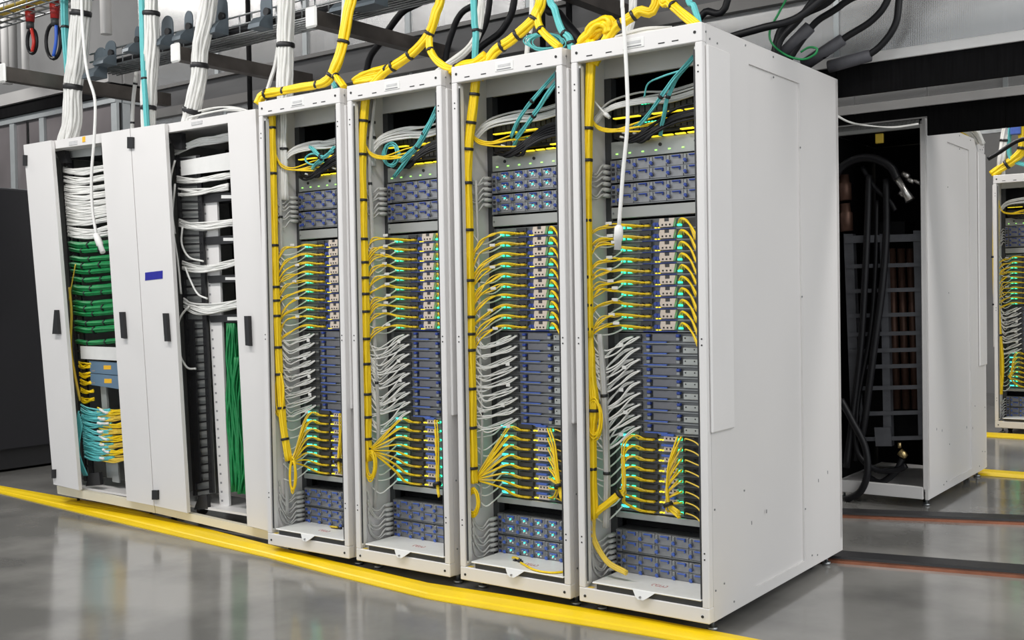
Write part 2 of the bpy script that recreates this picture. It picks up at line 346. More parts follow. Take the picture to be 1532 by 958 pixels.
# ------------------------------------------------------------------ open server racks
W, D, ZB, ZT = 0.274, 1.341, 0.05, 2.17
RX = {'D': -0.2871, 'C': -0.8753, 'B': -1.4792, 'A': -2.072}
RN = {'D': 'the nearest rack', 'C': 'the third open rack', 'B': 'the second open rack', 'A': 'the leftmost open rack', 'F': 'the far rack'}
def make_rack():
    r = thing('server_rack', (0, 0, 0), '', 'server rack', 'tall white server racks')
    for s in (-1, 1):
        x0, x1 = sorted((s * .246, s * .274))
        MB().box(x0, x1, 0, .034, .105, 2.102, .003).build('front_post', 'white_paint', r)
        x0, x1 = sorted((s * .238, s * .2455))
        MB().box(x0, x1, .012, .034, .12, 2.09).build('post_return', 'inner_paint', r)
        x0, x1 = sorted((s * .2370, s * .2405))
        MB().box(x0, x1, .006, .0118, .13, 2.08).build('gasket', 'dark_grey', r)
        x0, x1 = sorted((s * .246, s * .274))
        MB().box(x0, x1, D - .03, D, .105, 2.16, .003).build('rear_post', 'white_paint', r)
        mb = MB(); xa = s * .258; xb = s * .266; xc = s * .274; xd = s * .286
        bx = lambda a, b, y0, y1, z0, z1, bv=0: mb.box(min(a, b), max(a, b), y0, y1, z0, z1, bv)
        bx(xa, xb, .03, D, ZB, ZT)
        bx(xb - s * .001, xc, .034, .39, ZB, ZT); bx(xb - s * .001, xc, .89, D, ZB, ZT)
        bx(xb - s * .001, xc, .39, .89, 2.086, ZT); bx(xb - s * .001, xc, .39, .89, ZB, .092)
        p = mb.build('side_panel', 'shaded_white_paint', r)
        MB().box(min(xc, xd), max(xc, xd), .022, .205, .725, 2.095, .007).build('side_rib', 'white_paint', p)
        sc = MB()
        for (y, z) in ((.03, 2.14), (.06, 2.12), (.12, 2.115), (.36, 2.15), (.62, 2.15), (.62, 2.07), (.89, 1.82), (.89, 1.2), (.9, .31), (.05, .16), (.12, .17), (.2, .085), (.97, .1), (1.03, .09), (.3, .48), (.05, .45)):
            sc.cyl((s * .2735, y, z), (s * .2765, y, z), .004, 6)
        q = sc; sc = MB()
        for (y, z) in ((.36, .34), (.50, .36), (1.05, .40), (1.16, .42)):
            bx2 = sorted((s * .2735, s * .2752)); sc.box(bx2[0], bx2[1], y, y + .006, z, z + .014)
        sc.build('panel_slots', 'ink_grey', p)['kind'] = 'stuff'
        q.build('panel_screws', 'steel', p)['kind'] = 'stuff'
        x0, x1 = sorted((s * .226, s * .257))
        MB().box(x0, x1, .212, .25, .11, 2.071).build('mounting_rail', 'dark_grey', r)
        for (y) in (.1, D - .1):
            MB().cyl((s * .235, y, 0.0), (s * .235, y, .012), .02, 10).cyl((s * .235, y, .012), (s * .235, y, ZB + .01), .008, 8).build('levelling_foot', 'zinc', r)
        for y in (.22, D - .22):
            c = MB().cyl((s * .2 - .014, y, .026), (s * .2 + .014, y, .026), .026, 14); c.box(s * .2 - .02, s * .2 + .02, y - .015, y + .03, .04, .06)
            c.build('caster', 'black_plastic', r)
        for (z) in (2.137, .074):
            MB().cyl((s * .247, -.002, z), (s * .247, .002, z), .0055, 8).build('screw', 'hole_dark', r)
        for z in (2.02, 1.06, .30):
            h = MB(); h.cyl((s * .258, -.0015, z), (s * .258, .002, z), .0032, 6); h.cyl((s * .258, -.0015, z - .022), (s * .258, .002, z - .022), .0032, 6)
            h.build('hole_pair', 'hole_dark', r)
    MB().box(-.274, .274, 0, .034, 2.102, 2.17, .003).build('top_beam', 'white_paint', r)
    MB().box(-.274, .274, 0, .04, ZB, .105, .003).build('bottom_beam', 'white_paint', r)
    MB().box(-.258, .258, .04, D - .03, .09, .102).build('bottom_tray', 'white_paint', r)
    MB().box(-.258, .258, .03, .36, 2.15, 2.168).build('roof_panel', 'white_paint', r)
    MB().box(-.257, .257, .215, .232, 2.072, 2.1495).build('roof_lip', 'inner_paint', r)
    for s in (-1, 1): MB().box(min(s*.2545, s*.2575), max(s*.2545, s*.2575), .2525, D - .04, .11, 2.13).build('shade_liner', 'black_steel', r)  # black sheets added over the inner walls to stand in for shade
    MB().box(-.254, .254, .2525, D - .04, 2.131, 2.1395).build('shade_top_liner', 'black_steel', r)  # black sheet added under the roof to stand in for shade
    MB().box(-.258, .258, .361, D, 2.14, 2.168).build('shaded_rear_roof', 'black_steel', r)  # roof blackened so the space above the switches looks dark
    MB().box(-.246, .246, D - .03, D, 2.12, 2.168, .003).build('rear_beam', 'panel_grey', r)
    MB().box(-.246, .246, D - .03, D, ZB, .12, .003).build('rear_sill', 'white_paint', r)
    lp = MB().box(-.045, .045, -.0025, .001, 2.118, 2.154, .001).build('label_plate', 'white_plastic', r)
    MB().box(-.03, .032, -.0035, -.002, 2.134, 2.144).build('label_strip', 'label_grey', lp)
    MB().box(-.036, .034, -.0035, -.002, 2.123, 2.127).build('label_line', 'ink_grey', lp)
    for x in (-.19, -.105, .115, .17):
        MB().box(x - .013, x + .013, -.001, .002, 2.117, 2.121).build('slot', 'hole_dark', r)
    MB().box(-.242, -.217, .008, .03, .1048, .1056).build('floor_label', 'pale_yellow_jacket', r)
    return r
proto_rack = make_rack()
racks = {}
for k in 'DCBA':
    o = proto_rack if k == 'D' else copy_tree(proto_rack)
    o.location = (RX[k], 0, 0); racks[k] = o
racks['D']['label'] = 'nearest white open server rack with its plain right side panel showing'
racks['C']['label'] = 'white open server rack next left of the nearest one'
racks['B']['label'] = 'white open server rack with teal cable loops, second from the network racks'
racks['A']['label'] = 'white open server rack standing beside the closed-door network racks'
f_rack = copy_tree(proto_rack); FX, FY = -0.464 + .274, 6.27; f_rack.location = (FX, FY, 0)
f_rack['label'] = 'far white server rack cut by the right edge of the photo'
e_rack = copy_tree(proto_rack); EX, EY = -0.298, 2.73
e_rack.rotation_euler = (0, 0, math.pi); e_rack.location = (EX, EY + D, 0)
e_rack['label'] = 'white rack seen from behind with black hoses and pipes inside'
# black backing sheets added so that the racks are dark inside
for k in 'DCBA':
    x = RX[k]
    MB().box(x - .246, x + .246, 1.24, 1.26, .12, 2.14).build('dark_backing', 'black_steel', racks[k])

# ------------------------------------------------------------------ rack contents: prototypes at the nearest rack
EY0 = 0.20
XD = RX['D']
def at_rack(o, k, dz=0.0):
    """moves a copy made for the nearest rack over to another rack"""
    if k == 'F': o.location = o.location + V((FX - XD, FY, dz))
    else: o.location = o.location + V((RX[k] - XD, 0, dz))
    return o
def bxl(mb, x0, x1, y0, y1, z0, z1, b=0): return mb.box(XD + x0, XD + x1, EY0 + y0, EY0 + y1, z0, z1, b)
def make_upper_tray(z):
    r = thing('compute_tray', (XD, EY0, z), '', 'server tray')
    b = MB(); bxl(b, -.222, .225, .004, .7, z - .013, z + .0285); b.build('chassis', 'chassis_grey', r)
    b = MB(); bxl(b, -.205, -.045, -.002, .004, z - .011, z + .026, .001); fp = b.build('port_panel', 'port_green_grey', r)
    for x in (-.172, -.142):
        b = MB(); bxl(b, x - .009, x + .009, -.007, -.002, z - .004, z + .005); b.build('status_light', 'led_green', fp)
    b = MB(); bxl(b, -.095, -.045, -.009, -.002, z + .008, z + .025); b.build('vent_block', 'dark_grey', r)
    for x in (-.128, -.098, -.07):
        b = MB(); bxl(b, x, x + .021, -.02, -.002, z - .003, z + .006, .002); q = b.build('yellow_plug', 'plug_yellow', r)
        b = MB(); bxl(b, x + .004, x + .015, -.017, -.002, z + .0065, z + .012); b.build('clip', 'black_plastic', q)
    b = MB(); bxl(b, -.222, .225, -.006, .003, z - .0145, z - .0115); b.build('front_rail', 'steel', r)
    b = MB(); bxl(b, -.085, .06, -.009, -.006, z - .0145, z - .0105); b.build('blue_rail', 'lever_blue', r)
    b = MB(); b.cyl((XD - .03, EY0 - .012, z + .006), (XD - .03, EY0 + .003, z + .006), .007, 10); bxl(b, -.022, -.012, -.01, .003, z - .002, z + .012); b.build('blue_latch', 'lever_blue', r)
    for x in (-.027, -.014):
        b = MB(); bxl(b, x - .003, x + .003, -.008, .0, z - .0095, z - .0055); b.build('amber_light', 'glow_yellow', r)
    y = EY0 - .016
    poly = [(-.004, z - .006), (.052, z - .006), (.056, z + .010), (.060, z + .026), (.036, z + .026), (.036, z + .014), (.016, z + .014), (.016, z + .026), (-.004, z + .026), (-.008, z + .008)]
    b = MB(); b.prism([(XD + q[0], y, q[1]) for q in poly], (0, .018, 0)); cb = b.build('cream_bracket', 'cream_plastic', r)
    b = MB(); bxl(b, .017, .035, -.013, .002, z + .0135, z + .0265); b.build('notch_block', 'dark_grey', cb)
    b = MB()
    for x in (.008, .024, .040): bxl(b, x - .0032, x + .0032, -.0175, -.015, z - .001, z + .005)
    b.build('screw_holes', 'hole_dark', cb)
    b = MB(); bxl(b, .066, .08, -.008, .004, z - .004, z + .003); b.build('link_light', 'led_green', r)
    b = MB(); bxl(b, .085, .215, -.004, .004, z - .01, z + .024); b.build('socket_block', 'dark_grey', r)
    return r
def make_host_tray(z):
    r = thing('host_tray', (XD, EY0, z), '', 'server tray')
    b = MB(); bxl(b, -.222, .225, .004, .7, z - .009, z + .0325); b.build('chassis', 'chassis_grey', r)
    b = MB(); bxl(b, -.05, .055, -.003, .004, z + .003, z + .031, .001); b.build('blue_grey_cover', 'host_grey', r)
    b = MB(); bxl(b, -.07, .225, -.005, .004, z - .0085, z - .0045); b.build('front_rail', 'steel', r)
    b = MB(); bxl(b, -.085, .015, -.012, -.003, z - .004, z + .001, .001); b.build('blue_handle', 'rail_blue', r)
    for x in (-.064, .064):
        b = MB(); bxl(b, x - .008, x + .008, -.014, .003, z + .004, z + .018, .002); q = b.build('lever', 'steel', r)
        b = MB(); bxl(b, x - .007, x + .008, -.016, .0, z + .0185, z + .029, .002); b.build('lever_tab', 'lever_blue', q)
    b = MB(); bxl(b, .082, .222, -.006, .004, z + .001, z + .022, .001); q = b.build('card_cover', 'cover_grey', r)
    b = MB()
    for x in (.092, .13, .17, .205): b.cyl((XD + x, EY0 - .0075, z + .015), (XD + x, EY0 - .005, z + .015), .0028, 6)
    b.build('cover_holes', 'hole_dark', q)
    b = MB(); bxl(b, -.20, -.10, -.002, .004, z - .002, z + .028); b.build('port_panel', 'dark_grey', r)
    for x in (-.145, -.115):
        b = MB(); bxl(b, x, x + .018, -.012, -.002, z + .012, z + .022, .001); b.build('port', 'steel', r)
    return r
def make_lower_tray(z):
    r = thing('link_tray', (XD, EY0, z), '', 'server tray')
    b = MB(); bxl(b, -.222, .225, .004, .7, z - .018, z + .0205); b.build('chassis', 'chassis_grey', r)
    b = MB(); bxl(b, -.205, -.115, -.002, .004, z - .016, z + .018, .001); fp = b.build('port_panel', 'port_green_grey', r)
    for x, c in ((-.188, 'led_cyan'), (-.170, 'led_cyan'), (-.140, 'led_green')):
        b = MB(); bxl(b, x - .0075, x + .0075, -.007, -.002, z - .004, z + .005); b.build('status_light', c, fp)
    b = MB(); bxl(b, -.10, -.03, -.012, .004, z - .003, z + .017, .002); b.build('vent_block', 'dark_grey', r)
    for x in (-.108, -.076):
        b = MB(); bxl(b, x, x + .033, -.022, -.002, z - .013, z - .005, .002); b.build('yellow_plug', 'plug_yellow', r)
    for x in (-.022, -.008):
        b = MB(); bxl(b, x - .004, x + .004, -.008, .002, z - .011, z - .006); b.build('amber_light', 'glow_yellow', r)
    b = MB(); bxl(b, -.012, .042, -.014, .003, z + .008, z + .0165, .001); b.build('blue_tab', 'rail_blue', r)
    b = MB(); bxl(b, -.002, .052, -.01, .003, z - .011, z + .007); q = b.build('cream_bracket', 'cream_plastic', r)
    b = MB()
    for x in (.01, .026, .042): bxl(b, x - .003, x + .003, -.0115, -.0095, z - .004, z + .002)
    b.build('screw_holes', 'hole_dark', q)
    b = MB(); bxl(b, .058, .070, -.008, .004, z - .006, z + .001); b.build('link_light', 'led_green', r)
    b = MB(); bxl(b, .076, .218, -.004, .004, z - .014, z + .016); b.build('socket_block', 'black_plastic', r)
    return r
def make_power_shelf(z0, z1):
    r = thing('power_shelf', (XD, EY0, z0), '', 'power shelf')
    b = MB(); bxl(b, -.2255, .2255, .006, .75, z0, z1); b.build('chassis', 'chassis_grey', r)
    b = MB(); bxl(b, -.226, -.198, -.002, .006, z0 + .002, z1 - .003, .001); cp = b.build('control_panel', 'module_grey', r)
    for i in range(4):
        z = z0 + .012 + i * .018
        b = MB(); bxl(b, -.218, -.206, -.006, -.002, z, z + .01, .001); b.build('button', 'lever_blue' if i in (0, 3) else 'hole_dark', cp)
    b = MB(); bxl(b, -.2255, .2255, -.004, .006, z0, z0 + .003); bxl(b, -.2255, .2255, -.004, .006, (z0 + z1) / 2 - .001, (z0 + z1) / 2 + .001); b.build('shelf_edge', 'steel', r)
    h = (z1 - z0 - .007) / 2
    for j in range(2):
        for i in range(5):
            x = -.194 + i * .0722; z = z0 + .004 + j * (h + .001)
            b = MB(); bxl(b, x, x + .0705, -.004, .006, z, z + h, .0015); m = b.build('power_module', 'module_grey', r)
            b = MB(); bxl(b, x + .024, x + .060, -.012, -.004, z + h * .78, z + h * .93, .002); bxl(b, x + .054, x + .060, -.012, -.004, z + h * .6, z + h * .8, .002); b.build('handle', 'rail_blue' if z0 < 1 else 'lever_blue', m)
            b = MB(); b.cyl((XD + x + .009, EY0 - .012, z + h * .42), (XD + x + .009, EY0 - .003, z + h * .42), .0095, 10); bxl(b, x + .002, x + .014, -.009, -.003, z + h * .4, z + h * .95, .001); b.build('latch_ring', 'steel', m)
            b = MB(); b.cyl((XD + x + .012, EY0 - .020, z + h * .42), (XD + x + .011, EY0 - .011, z + h * .42), .0062, 8); bxl(b, x + .008, x + .019, -.018, -.012, z + h * .2, z + h * .4, .002); b.build('latch', 'rail_blue' if z0 < 1 else 'lever_blue', m)
    return r
def place(proto, k, dz, label, first):
    o = proto if first else copy_tree(proto)
    if not first: at_rack(o, k, dz)
    o['label'] = label; return o
UZ = [1.481 - i * .0433 for i in range(10)]
HZ = [1.039 - i * .0434 for i in range(9)]
LZ = [.672 - i * .0399 for i in range(8)]
ut = make_upper_tray(UZ[0]); ht = make_host_tray(HZ[0]); lt = make_lower_tray(LZ[0])
ps = [make_power_shelf(1.658, 1.748), make_power_shelf(1.570, 1.653), make_power_shelf(.212, .300), make_power_shelf(.122, .207)]
for k in 'CBAFD':
    for i, z in enumerate(UZ):
        o = place(ut, k, z - UZ[0], 'slim green-lit tray, %s from top of upper stack in %s' % (ORD[i], RN[k]), k == 'D' and i == 0); o['group'] = 'upper trays with green lights in ' + RN[k]
    for i, z in enumerate(HZ):
        o = place(ht, k, z - HZ[0], 'grey blue-handled tray, %s from top of middle stack in %s' % (ORD[i], RN[k]), k == 'D' and i == 0); o['group'] = 'middle grey trays in ' + RN[k]
    for i, z in enumerate(LZ):
        o = place(lt, k, z - LZ[0], 'cyan-lit tray, %s from top of lower stack in %s' % (ORD[i], RN[k]), k == 'D' and i == 0); o['group'] = 'lower trays with cyan lights in ' + RN[k]
    for i, (q, t) in enumerate(zip(ps, ('upper', 'lower', 'upper', 'lower'))):
        place(q, k, 0, 'grey power shelf with blue latches, %s of the %s pair in %s' % (t, 'high' if i < 2 else 'bottom', RN[k]), k == 'D')['group'] = 'power shelves in ' + RN[k]
for o in list(COL.objects):
    if o.name.startswith('power_shelf') and 'third open rack' in o['label']:
        for m in list(kids(o)):
            if m.name.startswith('power_module'):
                bb = [V(q) for q in m.bound_box]; c0 = V((min(q.x for q in bb), min(q.y for q in bb), min(q.z for q in bb)))
                for nm, mt, pts in (('white_light_dots', 'white_plastic', ((.026, .026), (.034, .014), (.042, .028), (.048, .012))), ('cyan_light', 'led_cyan', ((.036, .02),))):  # white blocks stand in for lit LEDs, their light put into the colour
                    b = MB()
                    for (x, z) in pts: b.box(c0.x + x, c0.x + x + .006, c0.y - .004, c0.y, c0.z + z, c0.z + z + .005)
                    b.build(nm, mt, m, V((0, 0, 0)))
# other fixed items per rack
def light_panel():
    r = thing('indicator_unit', (XD, EY0, 1.752), '', 'panel')
    b = MB(); bxl(b, -.222, .2255, 0, .5, 1.752, 1.818, .001); b.build('panel_face', 'led_panel_grey', r)
    for i in range(8):
        b = MB(); bxl(b, -.2 + i * .0575, -.191 + i * .0575, -.003, 0, 1.768, 1.772); b.build('status_light', 'led_lime', r)
    for i in range(3):
        b = MB(); x = -.155 + i * .15; b.cyl((XD + x, EY0 - .003, 1.79), (XD + x, EY0 + .001, 1.79), .007, 8); b.build('knob', 'hole_dark', r)
    for i in range(6):
        b = MB(); bxl(b, -.09 + i * .052, -.09 + i * .052 + .04, -.016, 0, 1.8185, 1.8235, .001); b.build('yellow_tab', 'glow_yellow', r)  # plain tab made to glow by its emissive colour
    return r
def net_switch(z, tabs):
    r = thing('network_switch', (XD, EY0, z), '', 'network switch')
    b = MB(); bxl(b, -.21, .2255, 0, .45, z, z + .05, .002); b.build('housing', 'black_plastic', r)
    b = MB()
    for i in range(16): bxl(b, -.19 + i * .0255, -.17 + i * .0255, -.006, 0, z + .015, z + .04)
    b.build('port_row', 'dark_grey', r)
    for x in tabs:
        b = MB(); bxl(b, x, x + .055, -.022, -.001, z - .001, z + .0035, .001); b.build('yellow_tab', 'glow_yellow', r)  # emissive colour gives the plain tab a glow
    b = MB()
    for i in range(5): bxl(b, -.08 + i * .014, -.072 + i * .014, -.008, -.005, z + .043, z + .046)
    b.build('link_lights', 'led_green', r)
    return r
def blank_panel():
    r = thing('blanking_plate', (XD, EY0, 1.515), '', 'panel')
    b = MB(); bxl(b, -.225, .2255, -.002, .05, 1.519, 1.562, .002); b.build('panel_face', 'panel_grey', r)
    b = MB(); b.cyl((XD - .215, EY0 - .004, 1.54), (XD - .215, EY0, 1.54), .004, 8); b.build('screw', 'steel', r)
    return r
def base_strip():
    r = thing('filler_plate', (XD, EY0, .30), '', 'panel')
    b = MB(); bxl(b, -.225, .2255, -.004, .5, .345, .370, .002); b.build('panel_face', 'cover_grey', r)
    b = MB(); bxl(b, -.225, .2255, .08, .5, .303, .3448); b.build('dark_gap', 'black_steel', r)
    return r
def base_cover():
    r = thing('base_cover', (XD, .0, .105), '', 'cover')
    y0 = -.004; b = MB(); b.box(XD - .213, XD + .2435, y0, .192, .1275, .1335, .0025); lid = b.build('lid', 'white_plastic', r)
    b = MB(); b.prism([(XD - .035, y0 - .0005, .131), (XD - .018, y0 - .010, .108), (XD - .006, y0 - .013, .101), (XD + .016, y0 - .013, .101), (XD + .028, y0 - .010, .108), (XD + .06, y0 - .0005, .131)], (0, .004, 0)); t = b.build('pull_tab', 'white_plastic', r)
    b = MB(); b.cyl((XD + .002, y0 - .015, .110), (XD + .002, y0 - .008, .110), .004, 8); b.build('screw', 'ink_grey', t)
    b = MB(); b.box(XD - .198, XD + .2435, .004, .188, .1052, .1273, .002); b.build('tray_box', 'dark_grey', r)
    g = MB(); zz = .1338
    for i, c in enumerate((.0, .016, .032, .048)):
        pts = [(XD + c + .008 * math.cos(a) + .005, .085 + .013 * math.sin(a), zz) for a in [0.2 + j * .8 + i for j in range(7)]]
        g.tube(pts, .0011, 4)
    g.build('red_handwriting', 'ink_red', lid)
    return r
lpn = light_panel(); sw1 = net_switch(1.905, (-.2, -.14, -.03, .04, .11, .17)); sw2 = net_switch(1.835, (.09, .16)); bkp = blank_panel(); bst = base_strip(); bcv = base_cover()
for k in 'CBAFD':
    f = k == 'D'
    place(lpn, k, 0, 'grey panel with row of tiny lights and yellow tabs in ' + RN[k], f)
    place(sw1, k, 0, 'black network switch, the upper one, in ' + RN[k], f)
    place(sw2, k, 0, 'black network switch, the lower one, in ' + RN[k], f)
    place(bkp, k, 0, 'plain grey blanking panel above the upper trays of ' + RN[k], f)
    place(bst, k, 0, 'pale grey strip under the lower trays of ' + RN[k], f)
    place(bcv, k, 0, 'white base cover with pointed tab at the bottom of ' + RN[k], f)
#@@CABLES@@
# ------------------------------------------------------------------ cables inside the open racks
def L(k, x, y, z): return V((RX[k] + x, y, z)) if k != 'F' else V((FX + x, FY + y, z))
def g_yellow(i): return 'yellow_jacket' if i % 3 else 'pale_yellow_jacket'
def rack_cables(k, single):
    """single: set of cable families built one by one; the others become one joined object each"""
    name = RN[k]; acc = {}
    up = {'D': .012, 'C': -.012, 'B': .016, 'A': -.006, 'F': .0}[k]; dr = {'D': .03, 'C': .085, 'B': .05, 'A': .07, 'F': .03}[k]
    def put(fam, kind, m, pts, r, label, group):
        if fam in single: cable(kind, pts, r, m, label, group)
        else:
            a = acc.setdefault((fam, m), MB()); a.tube(spline(pts, 4), r, 5)
    up0, dr0 = up, dr
    for i, z in enumerate(UZ):
        up = up0 + R_(-.009, .012); dr = dr0 + R_(-.02, .03)
        for j in range(3):
            a = (-.12 + .026 * j, EY0 - .018, z + .001)
            pts = [L(k, *a), L(k, -.15, EY0 - .035, z + .005 + .003 * j), L(k, -.185 + R_(-.012, .012), .135, z + up * .8 + R_(-.008, .008)), L(k, -.218 + R_(-.008, .008), .095, z + up - dr * .3 + R_(-.014, .012)), L(k, -.244, .068 + .006 * j, z - dr + R_(-.012, .012))]
            put('ul', 'yellow_fibre_cable', g_yellow(j + i), pts, .0031, 'yellow fibre cable going left from the %s upper tray of %s' % (ORD[i], name), 'yellow cables left of the %s upper tray of %s' % (ORD[i], name))
        pts = [L(k, -.17, EY0 - .006, z), L(k, -.195, .155, z - .018 - R_(0, .012)), L(k, -.218, .11, z - .034 + R_(-.02, .012)), L(k, -.246, .08, z - .008 + R_(-.03, .03))]
        put('uw', 'white_network_cable', 'white_jacket', pts, .0032, 'thin white network cable left of the %s upper tray of %s' % (ORD[i], name), None)
        for j in range(4):
            y1 = .16 - .008 * j
            pts = [L(k, .07 + .012 * j, EY0 - .006, z + .005), L(k, .10 + .01 * j, y1, z + .02 - .003 * j), L(k, .145 + .008 * j, y1 - .03, z + .003 - .006 * j), L(k, .185 + .006 * j, y1 - .055, z - .045 - R_(.0, .02))]
            put('ur', 'yellow_fibre_cable', g_yellow(j + 1), pts, .0036, 'yellow fibre cable bending right from the %s upper tray of %s' % (ORD[i], name), 'yellow cables right of the %s upper tray of %s' % (ORD[i], name))
        if (i + len(name)) % 2 == 0 or k in 'DB':
            q = L(k, -.185 + R_(-.015, .02), .128, z + up + .006)
            tag(MB().box(q.x - .014, q.x + .014, q.y - .002, q.y + .002, q.z - .006, q.z + .006, .001).build('cable_flag', 'white_plastic'), 'small white cable flag left of the %s upper tray of %s' % (ORD[i], name), 'label')
    for i, z in enumerate(HZ):
        for j in range(4):
            sx = -.10 if j % 2 else -.13
            if k == 'A': sx -= .02
            sag = R_(.03, .09) if k in 'DB' else R_(.012, .04)
            pts = [L(k, sx, EY0 - .012, z + .018), L(k, sx - .035, .172, z + .006 - .004 * j), L(k, sx - .075, .14, z - sag * .7), L(k, -.215, .105, z - sag), L(k, -.248, .075, z - sag * .5 + R_(-.03, .07))]
            put('hw', 'white_network_cable', 'white_jacket', pts, .0033, 'white network cable curving into the %s middle tray of %s' % (ORD[i], name), 'white cables at the %s middle tray of %s' % (ORD[i], name))
        if i % 2 == 0:
            q = L(k, R_(-.17, -.12), .15, z - .012)
            tag(MB().box(q.x - .01, q.x + .01, q.y - .002, q.y + .002, q.z - .007, q.z + .007, .001).build('cable_flag', 'white_plastic'), 'small white cable flag left of the %s middle tray of %s' % (ORD[i], name), 'label')
    T = {'D': P(927, 738, y=.10), 'C': P(713, 716, y=.08), 'B': P(556, 672, y=.07), 'A': P(436, 690, y=.07), 'F': L('F', -.19, .09, .47)}[k]
    TR = {'D': P(1000, 756, y=.12), 'C': P(836, 728, y=.10), 'B': P(654, 725, y=.11), 'A': P(506, 690, y=.11), 'F': L('F', .12, .1, .45)}[k]
    for i, z in enumerate(LZ):
        for j in range(2):
            b = R_(-.004, .004)
            pts = [L(k, -.105 + .03 * j, EY0 - .02, z - .009), L(k, -.128 + .015 * j, .158, z + .006), L(k, -.155 + .01 * j, .135, z * .75 + T.z * .25 + .012), T + V((.02 + b, .008 * j, (z - T.z) * .16)), T + V((b, .006 * j, (z - .53) * .05))]
            put('ll', 'yellow_fibre_cable', g_yellow(j + i), pts, .0034, 'yellow fibre cable running left from the %s lower tray of %s' % (ORD[i], name), 'yellow cables left of the %s lower tray of %s' % (ORD[i], name))
            s_ = -1 if k in 'DF' else 1
            pts = [L(k, .056 + .016 * j, EY0 - .012, z - .002), L(k, .072 + .014 * j, .155, z + .006), TR + V((.006 * s_ - .02 * s_ * (z - TR.z), .004 * j, (z - TR.z) * .55)), TR + V((b, .006 * j, .004 * j)), TR + V((.05 + b, -.008, -.028 + b + .004 * i - .016)) if k == 'D' else TR + V((.02 + b, -.012, -.05 + b))]
            if k in 'CBA': pts[2] = V((L(k, .085 + .012 * j, 0, 0).x + (TR.x - L(k, .085, 0, 0).x) * .35, .135, z * .72 + TR.z * .28))
            put('lr', 'yellow_fibre_cable', g_yellow(j + i + 1), pts, .0034, 'yellow fibre cable running right from the %s lower tray of %s' % (ORD[i], name), 'yellow cables right of the %s lower tray of %s' % (ORD[i], name))
        pts = [L(k, -.19, EY0 - .006, z), L(k, -.205, .155, z - .03), L(k, -.225, .115, z - .045 + R_(-.01, .01)), L(k, -.248, .085, z - .02 + R_(-.02, .02))]
        put('lw', 'white_network_cable', 'white_jacket', pts, .0034, 'white network cable looping left from the %s lower tray of %s' % (ORD[i], name), None)
        pts = [L(k, .12, EY0 - .004, z + .005), L(k, .14, .165, z + .004), L(k, .18, .15, z - .02), L(k, .215, .14, z - .05)]
        if k in 'DC':
            pts = [L(k, .085, EY0 - .006, z - .004), L(k, .11, .155, z + .008), L(k, .16, .14, z - .002), L(k, .2, .135, z - .03 + R_(-.02, .02))]
            put('lr', 'yellow_fibre_cable', 'pale_yellow_jacket', [V(q) for q in pts], .003, 'thin yellow cable right of the %s lower tray of %s' % (ORD[i], name), None)
            pts = [L(k, .12, EY0 - .004, z + .005), L(k, .14, .165, z + .004), L(k, .18, .15, z - .02), L(k, .215, .14, z - .05)]
        put('lb', 'black_cable', 'black_jacket', pts, .004, 'short black cable right of the %s lower tray of %s' % (ORD[i], name), None)
    for q, w_, t in ((T, .022, 'left'), (TR, .02, 'right')):
        d = V((-.6, -.1, -.45)) if t == 'left' else V((.35, -.2, -.7))
        d.normalize()
        tag(MB().tube([q + d * -.006, q + d * .006], w_, 10).build('cable_tie', 'black_plastic'), 'black strap round the yellow cables %s of the lower trays of %s' % (t, name), 'strap')
    # grey power cords plugged into the left of the power shelves
    for b_, (z0, z1, n_) in enumerate(((1.60, 1.735, 6), (.135, .29, 7))):
        for i in range(n_):
            z = z0 + (z1 - z0) * (i + .4) / n_
            pts = [L(k, -.228, EY0 - .004, z), L(k, -.232, EY0 - .05, z + .003), L(k, -.243, .115, z - R_(.01, .035)), L(k, -.25, .075, z + R_(-.01, .035)), L(k, -.252, .06, z + .05 + R_(0, .03))]
            put('pw', 'power_lead', 'grey_jacket', pts, .0042, 'pale power cord, %s from top, at the %s power shelves of %s' % (ORD[n_ - 1 - i], 'high' if b_ == 0 else 'bottom', name), 'pale cords at the %s power shelves of %s' % ('high' if b_ == 0 else 'bottom', name))
            q = L(k, -.229, EY0 - .02, z)
            if k != 'F': tag(MB().tube([q + V((-.004, -.03, 0)), q + V((-.001, -.012, 0)), q + V((0, .014, 0))], [.005, .009, .009], 8).build('power_plug', 'grey_jacket'), 'grey plug, %s from top, at the %s power shelves of %s' % (ORD[n_ - 1 - i], 'high' if b_ == 0 else 'bottom', name), 'plug', 'grey plugs at the %s power shelves of %s' % ('high' if b_ == 0 else 'bottom', name))
    # cable harness above the light panel
    for i in range(10):
        a = R_(-.02, .02)
        pts = [L(k, -.25, .10, 1.845 + i * .004), L(k, -.235, .12, 1.90 + a), L(k, -.18, .135, 1.935 + a * .7 + i * .002), L(k, -.06, .15, 1.95 + a + i * .002), L(k, .06, .16, 1.955 + a * 1.3), L(k, .235, .17, 1.985 + a * 1.2)]
        put('tw', 'white_network_cable', 'white_jacket' if i % 3 else 'grey_jacket', pts, .0042, 'white cable in the sheaf crossing the top of ' + name, 'white cables crossing the top of ' + name)
    for i in range(10):
        a = R_(-.018, .018)
        pts = [L(k, -.19 + i * .012, .175, 1.826 + a * .3), L(k, -.12 + i * .01, .155, 1.808 + a * .5), L(k, .0, .15, 1.845 + a), L(k, .09, .16, 1.885 + a * 1.5), L(k, .235, .175, 1.90 + a * 1.6)]
        put('tb', 'black_cable', 'black_jacket', pts, .0055, 'black cable in the sheaf crossing the top of ' + name, 'black cables crossing the top of ' + name)
